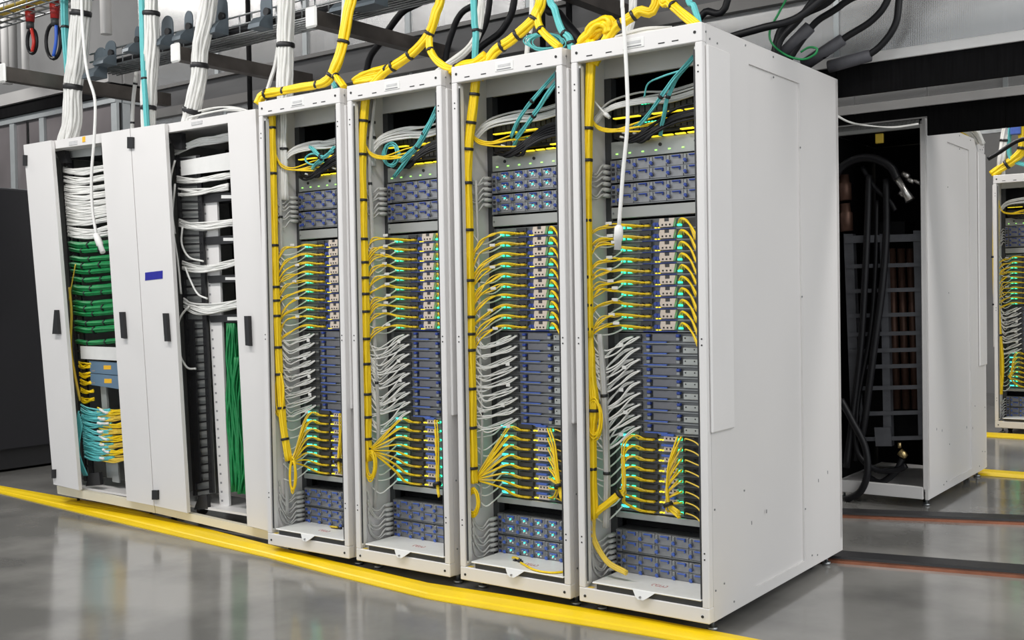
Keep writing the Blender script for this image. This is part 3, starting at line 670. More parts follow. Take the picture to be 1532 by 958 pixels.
    for i in range(4):
        a = R_(-.01, .01)
        pts = [L(k, -.245, .075, 1.93), L(k, -.222, .09, 1.875 + a), L(k, -.17, .12, 1.855 + a), L(k, -.06, .15, 1.845 + a + i * .012), L(k, -.01 + i * .02, EY0 - .005, 1.845 + i * .02)]
        put('ty', 'yellow_fibre_cable', 'yellow_jacket', pts, .0036, 'yellow fibre cable feeding the switches at the top of ' + name, 'yellow cables at the switches of ' + name)
    for i in range(4):
        q = L(k, R_(-.17, .05), .165, R_(1.83, 1.87))
        tag(MB().tube([q, q + V((.018, .004, -.006))], .0045, 6).build('cable_plug', 'white_plastic'), 'small white plug among the switch cables of ' + name, 'plug', 'white plugs among the switch cables of ' + name)
    FAM = {'ul': ('yellow_fibre_cables', 'left of the upper trays'), 'ur': ('yellow_fibre_cables', 'right of the upper trays'), 'll': ('yellow_fibre_cables', 'left of the lower trays'), 'lr': ('yellow_fibre_cables', 'right of the lower trays'),
           'uw': ('white_network_cables', 'left of the upper trays'), 'hw': ('white_network_cables', 'left of the middle trays'), 'lw': ('white_network_cables', 'left of the lower trays'), 'lb': ('black_cables', 'right of the lower trays'),
           'pw': ('power_leads', 'by the power shelves'), 'tw': ('white_network_cables', 'crossing the top'), 'tb': ('black_cables', 'crossing the top'), 'ty': ('yellow_fibre_cables', 'feeding the switches')}
    for (fam, m), mb in acc.items():
        nm, wh = FAM[fam]
        tag(mb.build(nm, m), '%s %s of %s' % (nm.replace('_', ' ') if m != 'pale_yellow_jacket' else 'pale yellow fibre cables', wh, name), 'cables', None, 'stuff')
ALL = {'ul', 'ur', 'll', 'lr', 'uw', 'hw', 'lw', 'lb', 'pw', 'tw', 'tb', 'ty'}
rack_cables('D', ALL); rack_cables('C', ALL)
rack_cables('B', ALL - {'ll', 'lr', 'lb'}); rack_cables('A', ALL - {'ul', 'ur', 'll', 'lr', 'pw', 'lb', 'tw'})
rack_cables('F', set())
# vertical trunks
def pp(l, y): return [P(a, b, y=y) for a, b in l]
def clampx(k, q, R):
    q.x = max(q.x, RX[k] - .257 + R * .85); return q
def trunk(k, l, y, R, straps, n=10, m='yellow_jacket', label=None, **kw):
    return bundle('vertical_cable_bundle', [clampx(k, q, R) for q in pp(l, y)], R * 1.15, n, m, label or 'thick yellow cable trunk down the left side of ' + RN[k], straps, **kw)
trunk('D', [(884, 60), (884, 105), (881, 165), (879, 225), (879, 330), (877, 430), (879, 505)], .055, .017, (.12, .42, .52, .68, .80, .9, .97), radii=[1, 1, 1, 1, .7, .6, .6])
trunk('D', [(879, 490), (884, 560), (888, 605), (886, 665), (884, 720), (884, 775)], .06, .017, (.42, .72), label='yellow cable trunk along the lower left side of the nearest rack', radii=[.5, 1, 1.2, .8, .8, .9])
trunk('D', [(882, 765), (888, 805), (908, 840), (938, 858)], .07, .010, (), n=6, label='loose yellow cables dropping to the base cover of the nearest rack', m='pale_yellow_jacket')
bundle('vertical_cable_bundle', [P(928, 738, y=.10), P(912, 752, y=.09), P(895, 765, y=.075), P(886, 775, y=.065)], .016, 9, 'yellow_jacket', 'yellow cable trunk turning left at the lower trays of the nearest rack')
trunk('C', [(714, 95), (709, 150), (703, 200), (699, 250), (698, 330), (697, 420), (700, 500), (703, 570), (705, 640), (702, 700), (697, 722)], .055, .018, (.09, .17, .25, .34, .42, .5, .56, .6, .64, .72, .8, .9))
trunk('B', [(549, 130), (543, 190), (540, 240), (538, 300), (540, 370), (546, 440), (547, 520), (549, 590), (548, 640), (550, 690)], .055, .0175, (.1, .2, .33, .42, .48, .52, .56, .6, .65, .7, .78, .86, .93))
trunk('A', [(404, 155), (400, 200), (401, 250), (405, 320), (411, 390), (413, 450), (416, 520), (419, 580), (424, 640), (432, 690)], .055, .0165, (.1, .24, .4, .52, .56, .6, .66, .74, .84, .93))
def coil(name, c, R1, R2, n, m, r, label, y):
    """loosely wound spare cable: n rings around a centre pixel, R1/R2 in pixels"""
    root = MB(); 
    for i in range(n):
        a0 = R_(0, 6.28); q = []
        rx = R1 * R_(.6, 1.05); ry = R2 * R_(.75, 1.05); ox = R_(-.15, .15) * R1; oy = R_(-.15, .15) * R2
        for j in range(17):
            a = a0 + j / 16 * 6.2832; q.append(P(c[0] + ox + rx * math.cos(a), c[1] + oy + ry * math.sin(a), y=y + R_(-.001, .001) + .012 * i / n))
        root.tube(q, r, 5, cap=False)
    o = root.build(name, m); return tag(o, label, 'cable coil')
coil('cable_coil', (889, 628), 13, 32, 10, 'yellow_jacket', .003, 'hanging yellow cable coil beside the middle trays of the nearest rack', .045)
coil('cable_coil', (708, 752), 9, 20, 13, 'yellow_jacket', .003, 'hanging yellow cable coil below the yellow trunk of the third open rack', .045)
coil('cable_coil', (554, 697), 9, 22, 13, 'yellow_jacket', .003, 'hanging yellow cable coil beside the lower trays of the second open rack', .045)
coil('cable_coil', (418, 590), 8, 34, 8, 'yellow_jacket', .003, 'hanging yellow cable coil beside the middle trays of the leftmost open rack', .045)
coil('cable_coil', (438, 712), 5, 24, 8, 'yellow_jacket', .003, 'small yellow cable coil at the bottom left of the leftmost open rack', .045)
# pale vertical bundles against the left inner wall
for k, l, R in (('D', [(897, 500), (903, 580), (906, 650), (908, 720), (906, 790)], .014), ('C', [(712, 270), (716, 400), (718, 520), (721, 640), (719, 760)], .006), ('B', [(562, 140), (553, 230), (556, 330), (560, 500), (566, 640), (560, 760)], .009), ('A', [(416, 175), (412, 260), (418, 400), (423, 560), (424, 690), (424, 770)], .011)):
    bundle('vertical_cable_bundle', [clampx(k, q, R) for q in pp(l, .10)], R, 10, 'grey_jacket', 'pale cable trunk against the left inner wall of ' + RN[k], (.3, .7))
bundle('vertical_cable_bundle', [clampx('A', q, .024) for q in pp([(420, 155), (414, 200), (413, 250), (420, 300)], .12)], .022, 14, 'white_jacket', 'thick white cable bundle just under the roof of the leftmost open rack', (.5,))
bundle('vertical_cable_bundle', [clampx('B', q, .02) for q in pp([(560, 132), (548, 170), (544, 215), (548, 250)], .12)], .018, 12, 'grey_jacket', 'pale cable bundle just under the roof of the second open rack', (.45, .6))
# teal looms at the top of the open racks
def loom(k, segs, lab):
    for i, (l, R, n) in enumerate(segs):
        bundle('teal_cable_bundle', [P(a, b, y=c) for a, b, c in l], R, n, 'teal_jacket', lab[i], (.45,) if R > .006 else (), wob=.3, rs=.0033)
loom('D', [([(1037, 84, .06), (1010, 115, .08), (985, 150, .10), (965, 178, .13), (950, 190, .17)], .010, 6), ([(1036, 88, .07), (1012, 118, .09), (998, 150, .11), (992, 180, .14), (988, 203, .18)], .009, 5), ([(1020, 105, .07), (990, 115, .08), (970, 125, .1), (964, 145, .12)], .004, 2)],
     ('teal cable bundle sloping left at the top of the nearest rack', 'teal cable bundle dropping to the yellow tabs of the nearest rack', 'two thin teal cables arching at the top of the nearest rack'))
loom('C', [([(832, 108, .05), (805, 140, .07), (780, 172, .1), (765, 205, .14)], .010, 6), ([(836, 118, .06), (815, 148, .08), (795, 178, .11), (775, 205, .15), (768, 222, .18)], .011, 7)],
     ('teal cable bundle sloping left at the top of the third open rack, upper one', 'teal cable bundle ending near the light panel of the third open rack'))
loom('B', [([(655, 158, .05), (640, 190, .07), (622, 220, .09), (600, 240, .13)], .011, 7), ([(652, 170, .06), (630, 212, .08), (612, 235, .12), (590, 265, .17)], .010, 6)],
     ('teal cable bundle sloping left at the top of the second open rack, upper one', 'teal cable bundle reaching down to the light panel of the second open rack'))
loom('A', [([(500, 220, .06), (485, 235, .08), (470, 225, .12), (460, 215, .17)], .010, 6), ([(498, 226, .06), (478, 240, .09), (465, 255, .16)], .009, 5)],
     ('teal cable bundle with a loop at the top of the leftmost open rack', 'teal cable bundle dropping at the top of the leftmost open rack'))
coil('cable_coil', (585, 232), 14, 18, 6, 'teal_jacket', .0028, 'loose teal cable loops at the switches of the second open rack', .14)
coil('cable_coil', (470, 238), 13, 9, 4, 'teal_jacket', .0028, 'loose teal cable loops at the switches of the leftmost open rack', .13)
# odd things on the base covers
bundle('fibre_pigtail', [P(a, b, z=.139) for a, b in ((779, 842), (800, 853), (825, 857), (850, 855))], .005, 3, 'yellow_jacket', 'yellow fibre pigtail lying on the base cover of the third open rack')
q = P(775, 840, z=.134); g = MB()
for i in range(7): a = i * .9; g.box(q.x - .02 + .006 * i, q.x - .008 + .006 * i, q.y - .01 + .006 * math.sin(a), q.y + .004 + .006 * math.sin(a), .1338, .141 + .003 * (i % 3), .002)
t = thing('connector_pile', (q.x, q.y, .1338), 'pile of black and yellow connectors on the base cover of the third rack', 'connector')
g.build('connectors', 'black_plastic', t); MB().tube(spline([q + V((-.028, .0, .01)), q + V((-.01, -.008, .016)), q + V((.012, -.008, .012))]), .005, 6).build('yellow_boot', 'plug_yellow', t)
q = P(503, 791, z=.134); t = thing('connector_pile', (q.x, q.y, .1338), 'pile of black and yellow connectors on the base cover of the leftmost open rack', 'connector')
g = MB()
for i in range(6): g.box(q.x - .03 + .011 * i, q.x - .018 + .011 * i, q.y - .008, q.y + .006, .1338, .141 + .003 * (i % 2), .002)
g.build('connectors', 'black_plastic', t); MB().tube([q + V((-.03, -.01, .008)), q + V((.02, -.012, .01))], .005, 6).build('yellow_boot', 'plug_yellow', t)
# white service lead hanging in front of the nearest rack
def lead(l, y, r, label, plug):
    pts = [P(a, b, y=y) for a, b in l]
    if l[0][1] < 0: pts.insert(0, pts[0] + V((0, .03, .8)))
    t = thing('service_lead', pts[-1], label, 'cable')
    MB().tube(spline(pts, 6), r, 8).build('lead', 'white_plastic', t)
    a = pts[-1]; d = (P(*plug, y=y) - a); MB().tube([a - d * .1, a, a + d * .55, a + d * .6, a + d], [r, r * 2.2, r * 2.4, r * 1.8, r * 1.8], 8).build('plug', 'white_plastic', t)
lead([(931, -30), (932, 20), (937, 100), (939, 180), (932, 260), (926, 340)], -.02, .0075, 'white service lead hanging down in front of the nearest rack', (924, 374))
lead([(122, -20), (125, 60), (131, 110), (142, 150), (141, 205), (137, 260), (138, 310), (144, 352)], .09, .0085, 'white service lead hanging in front of the left network rack', (154, 378))
lead([(869, 90), (872, 110), (880, 140), (892, 155), (905, 170)], .10, .004, 'short white lead at the upper left inside the nearest rack', (912, 176))

# ------------------------------------------------------------------ closed network racks at the left
NY = .15
def slab(name, px, y, th, m, parent=None, b=None):
    mb = MB(); mb.prism([P(a, c, y=y) for a, c in px], (0, th, 0)); return mb.build(name, m, parent)
def net_rack(L, R, label):
    """L, R: (x at z = 1.1, lean) of the two sides; the racks stand a little out of plumb"""
    xl, kl = L; xr, kr = R; X = lambda q, z: q[0] + q[1] * (z - 1.1)
    r = thing('network_rack', ((xl + xr) / 2, NY, 0), label, 'network rack', 'network racks at the left end of the row')
    z0, z1 = .085, 2.17
    def side(q, a, b): MB().prism([(X(q, z0) + a, NY + .03, z0), (X(q, z0) + b, NY + .03, z0), (X(q, z1) + b, NY + .03, z1), (X(q, z1) + a, NY + .03, z1)], (0, 1.27, 0)).build('side_panel', 'panel_grey', r)
    side(L, .004, .018); side(R, -.018, -.004)
    MB().box(X(L, z1) + .02, X(R, z1) - .02, NY + .03, NY + 1.3, z1 - .02, z1).build('roof_panel', 'white_paint', r)
    MB().prism([(X(L, .14) + .02, NY + .7, .14), (X(R, .14) - .02, NY + .7, .14), (X(R, 2.15) - .02, NY + .7, 2.149), (X(L, 2.15) + .02, NY + .7, 2.149)], (0, .02, 0)).build('dark_backing', 'black_steel', r)
    MB().box(X(L, .12) + .02, X(R, .12) - .02, NY + .03, NY + .32, .115, .127).build('bottom_tray', 'white_paint', r)
    MB().box(X(L, .15) + .03, X(R, .15) - .03, NY + .55, NY + .62, .11, .2).build('cross_bar', 'white_paint', r)
    for x in (X(L, 0) + .1, X(R, 0) - .1):
        MB().cyl((x, NY + .1, 0), (x, NY + .1, .014), .022, 10).cyl((x, NY + .1, .014), (x, NY + .1, .114), .009, 8).build('levelling_foot', 'black_plastic', r)
        MB().cyl((x - .015, NY + .3, .03), (x + .015, NY + .3, .03), .03, 14).build('caster', 'black_plastic', r)
    return r
def lean(a, b):
    """x at z = 1.1 and lean of the line through two pixels on the door plane"""
    p, q = P(*a, y=NY), P(*b, y=NY); k = (q.x - p.x) / (q.z - p.z); return p.x + k * (1.1 - p.z), k
LL, LM, LR = lean((35, 217), (80, 725)), lean((194, 193), (230, 757)), lean((383, 163), (410, 797))
n1 = net_rack((LL[0] - .012, LL[1]), (LM[0] - .078, LM[1]), 'white network rack at the far left, white and green cords behind half doors')
n2 = net_rack((LM[0] - .074, LM[1]), (LR[0] - .01, LR[1]), 'white network rack with blue tape, green cables hanging behind half doors')
DY = .115
def door(px, parent, handle, hinges):
    d = slab('door_leaf', px, DY, .022, 'white_paint', parent)
    hx = handle; slab('handle', hx, DY - .022, .02, 'black_plastic', d)
    for h in hinges: slab('hinge', h, DY - .014, .016, 'black_plastic', d)
rect = lambda x0, y0, x1, y1: [(x0, y0), (x1, y0), (x1, y1), (x0, y1)]
door([(35, 217), (76, 210), (118, 734), (80, 725)], n1, [(81, 464), (84, 464), (87, 500), (78, 500)], [rect(34, 232, 38, 248), rect(77, 703, 81, 716)])
door([(151, 200), (194, 192.5), (230, 757), (189.5, 749)], n1, [(178, 467), (183, 467), (186, 507), (181, 506)], [rect(190, 205, 194.5, 222), rect(227, 734, 231, 748)])
door([(195, 192.5), (246, 185), (280, 768), (231, 757)], n2, [(243, 469), (248, 469), (251, 511), (246, 511)], [rect(194.5, 205, 198, 222), rect(231, 734, 235, 748)])
door([(340, 170), (382, 163), (410, 797), (370, 787)], n2, [(365, 473), (371, 473), (373, 518), (367, 517)], [])
for px, n in (([(70, 212), (156, 199), (156, 213), (72, 224)], n1), ([(240, 187), (345, 170), (346, 183), (241, 200)], n2)): slab('top_beam', px, NY - .008, .03, 'white_paint', n)
for px, n in (([(85, 727), (231, 755), (232, 768), (86, 739)], n1), ([(232, 757), (411, 797), (411, 810), (233, 768)], n2)): slab('bottom_beam', px, NY - .008, .03, 'cream_paint', n)
slab('label_plate', [(103, 212), (115, 210), (115, 216), (103, 218)], NY - .011, .003, 'label_grey', n1)
slab('orange_label', [(123, 205), (127, 204), (127, 212), (123, 213)], NY - .011, .003, 'label_orange', n1)
slab('label_plate', [(286, 183), (302, 180), (302, 185), (286, 188)], NY - .011, .003, 'label_grey', n2)
slab('blue_tape', [(217, 408), (243, 405), (243, 417), (217, 420)], DY - .002, .002, 'tape_blue', n2)
def brk(px, y, th, n): slab('corner_bracket', px, y, th, 'black_plastic', n)
brk([(80, 222), (95, 221), (101, 243), (91, 244)], .2, .03, n1); brk([(249, 199), (271, 199), (272, 223), (262, 224)], .2, .03, n2)
def ny(y): return NY + (y - NY) * .42 if y > NY else y
def PN(px, py, y): return P(px, py, y=ny(y))
def slabN(name, px, y, th, m, parent=None): return slab(name, px, ny(y), th * .42 if th < .06 else th, m, parent)
# finger ducts
def duct(parent, a, b, c, e, y, n):
    """a-b outer spine, c-e inner spine, both as pixel ends"""
    q = lambda s_, t: (s_[0][0] + (s_[1][0] - s_[0][0]) * t, s_[0][1] + (s_[1][1] - s_[0][1]) * t)
    r = slabN('cable_duct', [(a[0] - 2, a[1]), (a[0] + 2, a[1]), (b[0] + 2, b[1]), (b[0] - 2, b[1])], y, .03, 'black_plastic', parent)
    slabN('duct_spine', [(c[0] - 3, c[1]), (c[0] + 3, c[1]), (e[0] + 3, e[1]), (e[0] - 3, e[1])], y + .01, .03, 'black_plastic', r)
    for i in range(n):
        t = (i + .5) / n; u = q((a, b), t); v = q((c, e), t)
        slabN('finger', [(u[0], u[1] - 2), (v[0], v[1] - 1), (v[0], v[1] + 1), (u[0], u[1] + 2)], y + .004, .012, 'black_plastic', r)
duct(n1, (93, 240), (127, 720), (104, 240), (136, 715), .36, 36)
duct(n2, (263, 232), (291, 742), (296, 232), (316, 738), .36, 40)
slabN('duct_back', [(264, 236), (300, 232), (322, 738), (293, 742)], .42, .01, 'panel_grey', n2)
slabN('duct_cover', [(281, 478), (289, 478), (300, 722), (292, 722)], .352, .02, 'black_plastic', n2)
slabN('front_rail', [(303, 290), (324, 290), (343, 757), (329, 760)], .43, .03, 'white_paint', n2)
slabN('front_rail', [(150, 575), (158, 575), (168, 715), (160, 715)], .43, .03, 'cover_grey', n1)
slabN('rail_flange', [(166, 690), (176, 692), (178, 723), (168, 721)], .42, .02, 'cover_grey', n1)
for i in range(34):
    t = i / 33; x = 305 + (331 - 305) * t; y = 305 + (748 - 305) * t
    slabN('rail_hole', [(x, y), (x + 2.6, y), (x + 2.7, y + 3), (x + .1, y + 3)], .4285, .0012, 'ink_grey', n2)
for px, n in (([(128, 728), (133, 709), (148, 707), (150, 726)], n1), ([(290, 763), (297, 742), (309, 740), (311, 762)], n2)): slabN('foot_wedge', px, .22, .05, 'black_plastic', n)
# left network rack contents
def equip(name, px, y, th, m, label, cat):
    pts = [PN(a, b, y=y) for a, b in px]; c = V((sum(q.x for q in pts) / 4, y, min(q.z for q in pts)))
    t = thing(name, c, label, cat); slabN('front_plate', px, y, .012, m, t)
    zc = [q.z for q in pts]; MB().box(min(q.x for q in pts) + .02, max(q.x for q in pts) - .02, ny(y) + .006, ny(y) + th, min(zc) + .012, max(zc) - .012).build('housing', 'dark_grey', t); return t
equip('patch_tray', [(97, 224), (151, 217), (152, 232), (99, 237)], .38, .3, 'panel_grey', 'pale grey patch tray at the top of the left network rack', 'tray')
equip('blanking_plate', [(120, 518), (178, 520), (179, 540), (121, 537)], .33, .2, 'white_plastic', 'white blanking panel between green cords and blue drawers', 'panel')
for i, (px, lb) in enumerate((([(133, 540), (180, 543), (181, 562), (135, 558)], rect(155, 547, 166, 553)), ([(135, 559), (181, 563), (182, 583), (136, 576)], rect(156, 567, 167, 573.5)))):
    t = equip('fibre_box', px, .355, .3, 'drawer_blue', 'blue-grey fibre drawer with orange label, the %s of two' % ('upper', 'lower')[i], 'drawer')
    slabN('orange_label', lb, .3525, .002, 'label_orange', t)
    slabN('name_strip', rect(137, px[3][1] - 4, 142, px[3][1] - 2), .3525, .002, 'ink_grey', t)
equip('blanking_plate', [(270, 241), (343, 228), (346, 254), (271, 263)], .33, .25, 'white_plastic', 'large white blanking panel near the top of the network rack with blue tape', 'panel')
def cord_row(l, r, n, spread, sag, m, rad, label, y=.34, name='patch_cords', cat='cables'):
    mb = MB()
    for i in range(n):
        a = R_(-spread, spread); b = R_(-spread * .8, spread * .8); s_ = sag * R_(.3, 1.4)
        x = lambda t: l[0] + (r[0] - l[0]) * t; yy = lambda t: l[1] + (r[1] - l[1]) * t
        pts = [PN(x(0), yy(0) + a, y=y + R_(0, .04)), PN(x(.18), yy(.18) + a * .8 + s_ * .7, y=y + R_(0, .03)), PN(x(.45), yy(.45) + (a + b) / 2 + s_, y=y + R_(0, .03)), PN(x(.75), yy(.75) + b * .8 + s_ * .5, y=y + R_(.0, .03)), PN(x(1), yy(1) + b, y=y + R_(0.02, .05))]
        mb.tube(spline(pts, 4), rad, 5)
    return tag(mb.build(name, m), label, cat, None, 'stuff')
for i, py in enumerate((254, 268, 281, 293, 304, 313, 322, 332, 343, 352)):
    cord_row((95 + i * .8, py), (163 + i * .8, py - 4), 12, 4.6, 5, 'white_jacket', .0052, 'row of white patch cords in the left network rack, %s row from its top' % ORD[i])
for i, py in enumerate((366, 374, 387, 397, 406, 418, 431, 438, 453, 461, 469, 483, 493, 512)):
    xl = 105 + (py - 366) * .068; xr = 170 + (py - 366) * .07
    bundle('green_cord_bundle', [PN(xl, py - 1, y=.37), PN(xl + 18, py + 1.5, y=.345), PN(xl + 40, py, y=.345), PN(xr, py - 2.5, y=.36)], .0155 if i % 3 else .02, 9, 'green_jacket', 'green cord bundle in left network rack, %s of fourteen counted from the top' % (ORD + ['eleventh', 'twelfth', 'thirteenth', 'lowest'])[i], (.34, .7) if i % 2 else (.5,), group=None)
cord_row((113, 395), (103, 450), 1, 1, 0, 'pale_yellow_jacket', .004, 'single pale cord hanging along the left network rack wall', y=.3)
tag(MB().tube(spline([PN(104, 430, y=.3), PN(107, 470, y=.3), PN(106, 520, y=.3), PN(112, 560, y=.31), PN(120, 600, y=.33)]), .008, 6).build('yellow_fibre_cable', 'pale_yellow_jacket'), 'pale yellow cable along the inner wall of the left network rack', 'cable')
for i in range(5):
    cord_row((118 + i, 545 + i * 13), (137 + i, 546 + i * 13), 6, 4, 3, 'yellow_jacket', .005, 'short yellow cords left of the blue drawers, %s tuft from the top' % ORD[i])
for i in range(8):
    py = 612 + i * 10
    cord_row((121 + i * .8, py - 2), (165 + i, py + 4), 9, 5, 5, 'teal_jacket', .0048, 'teal patch cords in the left network rack, %s row from their top' % ORD[i], y=.30)
    cord_row((146 + i * .8, py + 3), (188 + i, py + 2), 9, 5, 4, 'pale_yellow_jacket' if i % 2 else 'yellow_jacket', .0048, 'yellow patch cords right of the teal ones, %s row from their top' % ORD[i], y=.31)
    cord_row((150 + R_(-6, 6), py + 2), (160 + R_(-4, 4), py + 4), 1, 3, 1, 'white_plastic', .009, 'white tags among teal cords, %s row from their top' % ORD[i], y=.285, name='cord_tags', cat='tags')
for i in range(6):
    tag(MB().tube(spline([PN(118 + i, 615 + i * 4, y=.27), PN(113 + i, 650 + i * 4, y=.25), PN(117 + i, 690, y=.26), PN(126 + i, 712, y=.3)]), .0055, 5).build('teal_cable', 'teal_jacket'), 'teal cable drooping at the lower left inside the left network rack', 'cable', 'teal cables drooping in the left network rack')
# right network rack contents
for (l, r, n, sp, sag, lb) in (((262, 228), (344, 205), 14, 7, -6, 'topmost'), ((265, 268), (347, 262), 10, 5, 4, 'second'), ((267, 287), (342, 280), 9, 6, 5, 'third'), ((268, 333), (350, 333), 14, 6, 8, 'fourth'), ((273, 397), (354, 393), 14, 6, 8, 'fifth'), ((275, 452), (357, 455), 18, 8, 12, 'lowest')):
    cord_row(l, r, n, sp, sag, 'white_jacket', .0052, 'sheaf of white patch cords in the network rack with blue tape, %s sheaf' % lb)
for i, (px, wh) in enumerate((([(300, 291), (345, 288), (346, 300), (303, 304)], rect(331, 292, 346, 297)), ([(306, 355), (349, 352), (350, 364), (308, 367)], rect(334, 356, 349, 360.5)), ([(310, 413), (353, 411), (354, 422), (312, 424)], rect(337, 415, 353, 419)), ([(312, 473), (356, 470), (357, 481), (315, 483)], rect(340, 474.5, 356, 479.5)))):
    pts = [PN(a, b, y=.40) for a, b in px]; t = thing('cable_manager', V((pts[0].x, .4, pts[3].z)), 'black cable manager with white strip, %s from top of the rack with blue tape' % ORD[i], 'cable manager')
    slabN('body', px, .40, .1, 'black_plastic', t); slabN('white_strip', wh, .395, .004, 'white_plastic', t)
bundle('green_cable_bundle', [PN(350, 484, y=.46), PN(350, 560, y=.44), PN(352, 640, y=.42), PN(358, 735, y=.40)], .045, 34, 'green_jacket', 'long green cable bundle hanging behind the right half door', (), wob=.25, rs=.0065)
bundle('green_cable_bundle', [PN(358, 535, y=.40), PN(356, 600, y=.40), PN(364, 690, y=.38), PN(362, 738, y=.38)], .03, 14, 'green_jacket', 'smaller green cable bundle hanging in front of the long green one', (), wob=.35, rs=.0065)
tag(MB().tube(spline([PN(283, 458, y=.32), PN(270, 475, y=.28), PN(265, 500, y=.26), PN(269, 530, y=.26), PN(280, 550, y=.28), PN(293, 552, y=.32)], 7), .006, 6).build('white_network_cable', 'white_jacket'), 'single white cable looping out below the lowest white sheaf', 'cable')
for i, l in enumerate(([(273, 340), (272, 365), (283, 385), (304, 391)], [(262, 275), (258, 330), (266, 390), (271, 440)], [(262, 240), (256, 265), (255, 300), (262, 350)], [(277, 400), (285, 420), (296, 440), (310, 447)])):
    tag(MB().tube(spline([PN(a, b, y=.30) for a, b in l], 6), .0055, 6).build('white_network_cable', 'white_jacket'), 'stray white cable on the duct of the rack with blue tape, %s from its top' % ORD[(2, 1, 0, 3)[i]], 'cable')
# loose white cables on the roof of the right network rack
for i in range(6):
    a = R_(-2, 5); b = R_(-10, 10); h = .32 + R_(0, .18)
    tag(MB().tube(spline([P(279 + b * .3, 177 - a * .3, y=h), P(305 + b, 171 - a, y=h + .02), P(335 + b, 166 - a * 1.2, y=h + .04), P(358 + b * .6, 165 - a * .6, y=h + .06), P(376 + b * .3, 168, y=h + .08)], 5), .0048, 6).build('white_network_cable', 'white_jacket'), 'loose white cable lying on the roof of the right network rack', 'cable', 'white cables on the roof of the right network rack')

# ------------------------------------------------------------------ overhead cable bundles
def ob(name, l, y, R, n, m, label, straps, **kw):
    pts = [P(q[0], q[1], y=y if len(q) == 2 else q[2]) for q in l]; k = len(pts); rd = kw.pop('radii', None)
    if l[0][1] < 0:                                  # runs on up to the trays above the frame
        pts.insert(0, pts[0] + V((0, .04, .7))); straps = [(f * (k - 1) + 1) / k for f in straps]; rd = rd and [rd[0]] + list(rd)
    elif l[-1][1] < 0:
        pts.append(pts[-1] + V((.02, .04, .7))); straps = [f * (k - 1) / k for f in straps]; rd = rd and list(rd) + [rd[-1]]
    return bundle(name, pts, R, n, m, label, straps, radii=rd, **kw)
ob('white_cable_bundle', [(123, -40), (120, 30), (115, 90), (109, 130), (108, 180), (101, 212), (98, 228)], .40, .062, 44, 'white_jacket', 'thick white cable bundle dropping onto the leftmost network rack', (.15, .5, .9), radii=[1, 1, 1, .9, .95, 1, 1.1], wob=.08)
ob('white_cable_bundle', [(226, -40), (226, 30), (226, 80), (222, 140), (222, 200), (222, 215)], .40, .048, 36, 'white_jacket', 'thick white cable bundle dropping beside the middle teal bundle', (.17, .66), radii=[.8, 1, 1.05, .9, .85], wob=.08)
ob('white_cable_bundle', [(316, -40), (310, 20), (300, 75), (297, 120), (288, 160), (281, 188)], .40, .052, 38, 'white_jacket', 'thick white cable bundle bending onto the network rack with blue tape', (.5, .82), radii=[1, 1, .9, .95, .8], wob=.08)
ob('white_cable_bundle', [(430, -40), (428, 30), (427, 85), (426, 130), (424, 160)], .36, .046, 36, 'white_jacket', 'thick white cable bundle dropping into the leftmost open rack', (.42,), radii=[1, 1, .95, 1, .8], wob=.08)
ob('white_cable_bundle', [(424, -20), (420, 40), (413, 92), (405, 120), (396, 148), (391, 172)], .47, .012, 8, 'white_jacket', 'slim white cable bundle slanting beside the thick one above the leftmost open rack', ())
ob('white_cable_bundle', [(516, -40), (513, 30), (507, 75), (498, 135)], .30, .011, 8, 'white_jacket', 'slim white cable bundle behind the tall yellow bundle', (.5,))
ob('white_cable_bundle', [(205, 95), (203, 120), (199, 160), (197, 240)], .8, .014, 8, 'white_jacket', 'slim white cable bundle with black ties behind the left network rack', (.1, .4, .8))
ob('white_cable_bundle', [(722, -40), (719, 20), (713, 55), (695, 78), (668, 98), (650, 112)], .30, .018, 12, 'white_jacket', 'white cable bundle sweeping left above the second open rack', (.35,))
ob('white_cable_bundle', [(797, -30), (794, 40), (790, 60), (787, 104)], .34, .012, 8, 'white_jacket', 'slim white cable bundle standing on the third open rack', (.5,))
ob('white_cable_bundle', [(948, -30), (946, 20), (940, 50), (938, 84)], .34, .018, 12, 'white_jacket', 'white cable bundle behind the hanging lead of the nearest rack', ())
ob('teal_cable_bundle', [(97, -40), (96, 20), (100, 80), (104, 120), (110, 160)], .44, .026, 12, 'teal_jacket', 'teal cable bundle beside the leftmost thick white bundle', (.33,), wob=.05)
ob('teal_cable_bundle', [(212, -40), (213, 40), (215, 100), (218, 150), (221, 200)], .36, .019, 9, 'teal_jacket', 'teal cable bundle beside the second thick white bundle', (.6,), wob=.05)
ob('teal_cable_bundle', [(520, -30), (515, 40), (505, 90), (494, 112), (497, 122), (503, 132)], .16, .011, 6, 'teal_jacket', 'teal cable bundle tucked behind the tall yellow bundle', ())
ob('teal_cable_bundle', [(709, -30), (710, 30), (712, 50), (711, 95)], .14, .016, 8, 'teal_jacket', 'teal cable bundle dropping between the second and third open racks', (.62,))
ob('teal_cable_bundle', [(821, -30), (830, 15), (840, 45), (852, 58), (855, 78)], .10, .016, 8, 'teal_jacket', 'teal cable bundle dropping between the third and the nearest rack', (.6, .85))
ob('teal_cable_bundle', [(1028, -30), (1038, 10), (1045, 36), (1046, 60)], .08, .013, 7, 'teal_jacket', 'teal cable bundle dropping at the right corner of the nearest rack', ())
coil('cable_coil', (815, 63), 30, 13, 8, 'teal_jacket', .0033, 'coiled teal cables resting on the roof of the third open rack', .2)
YB = 'yellow_cable_bundle'
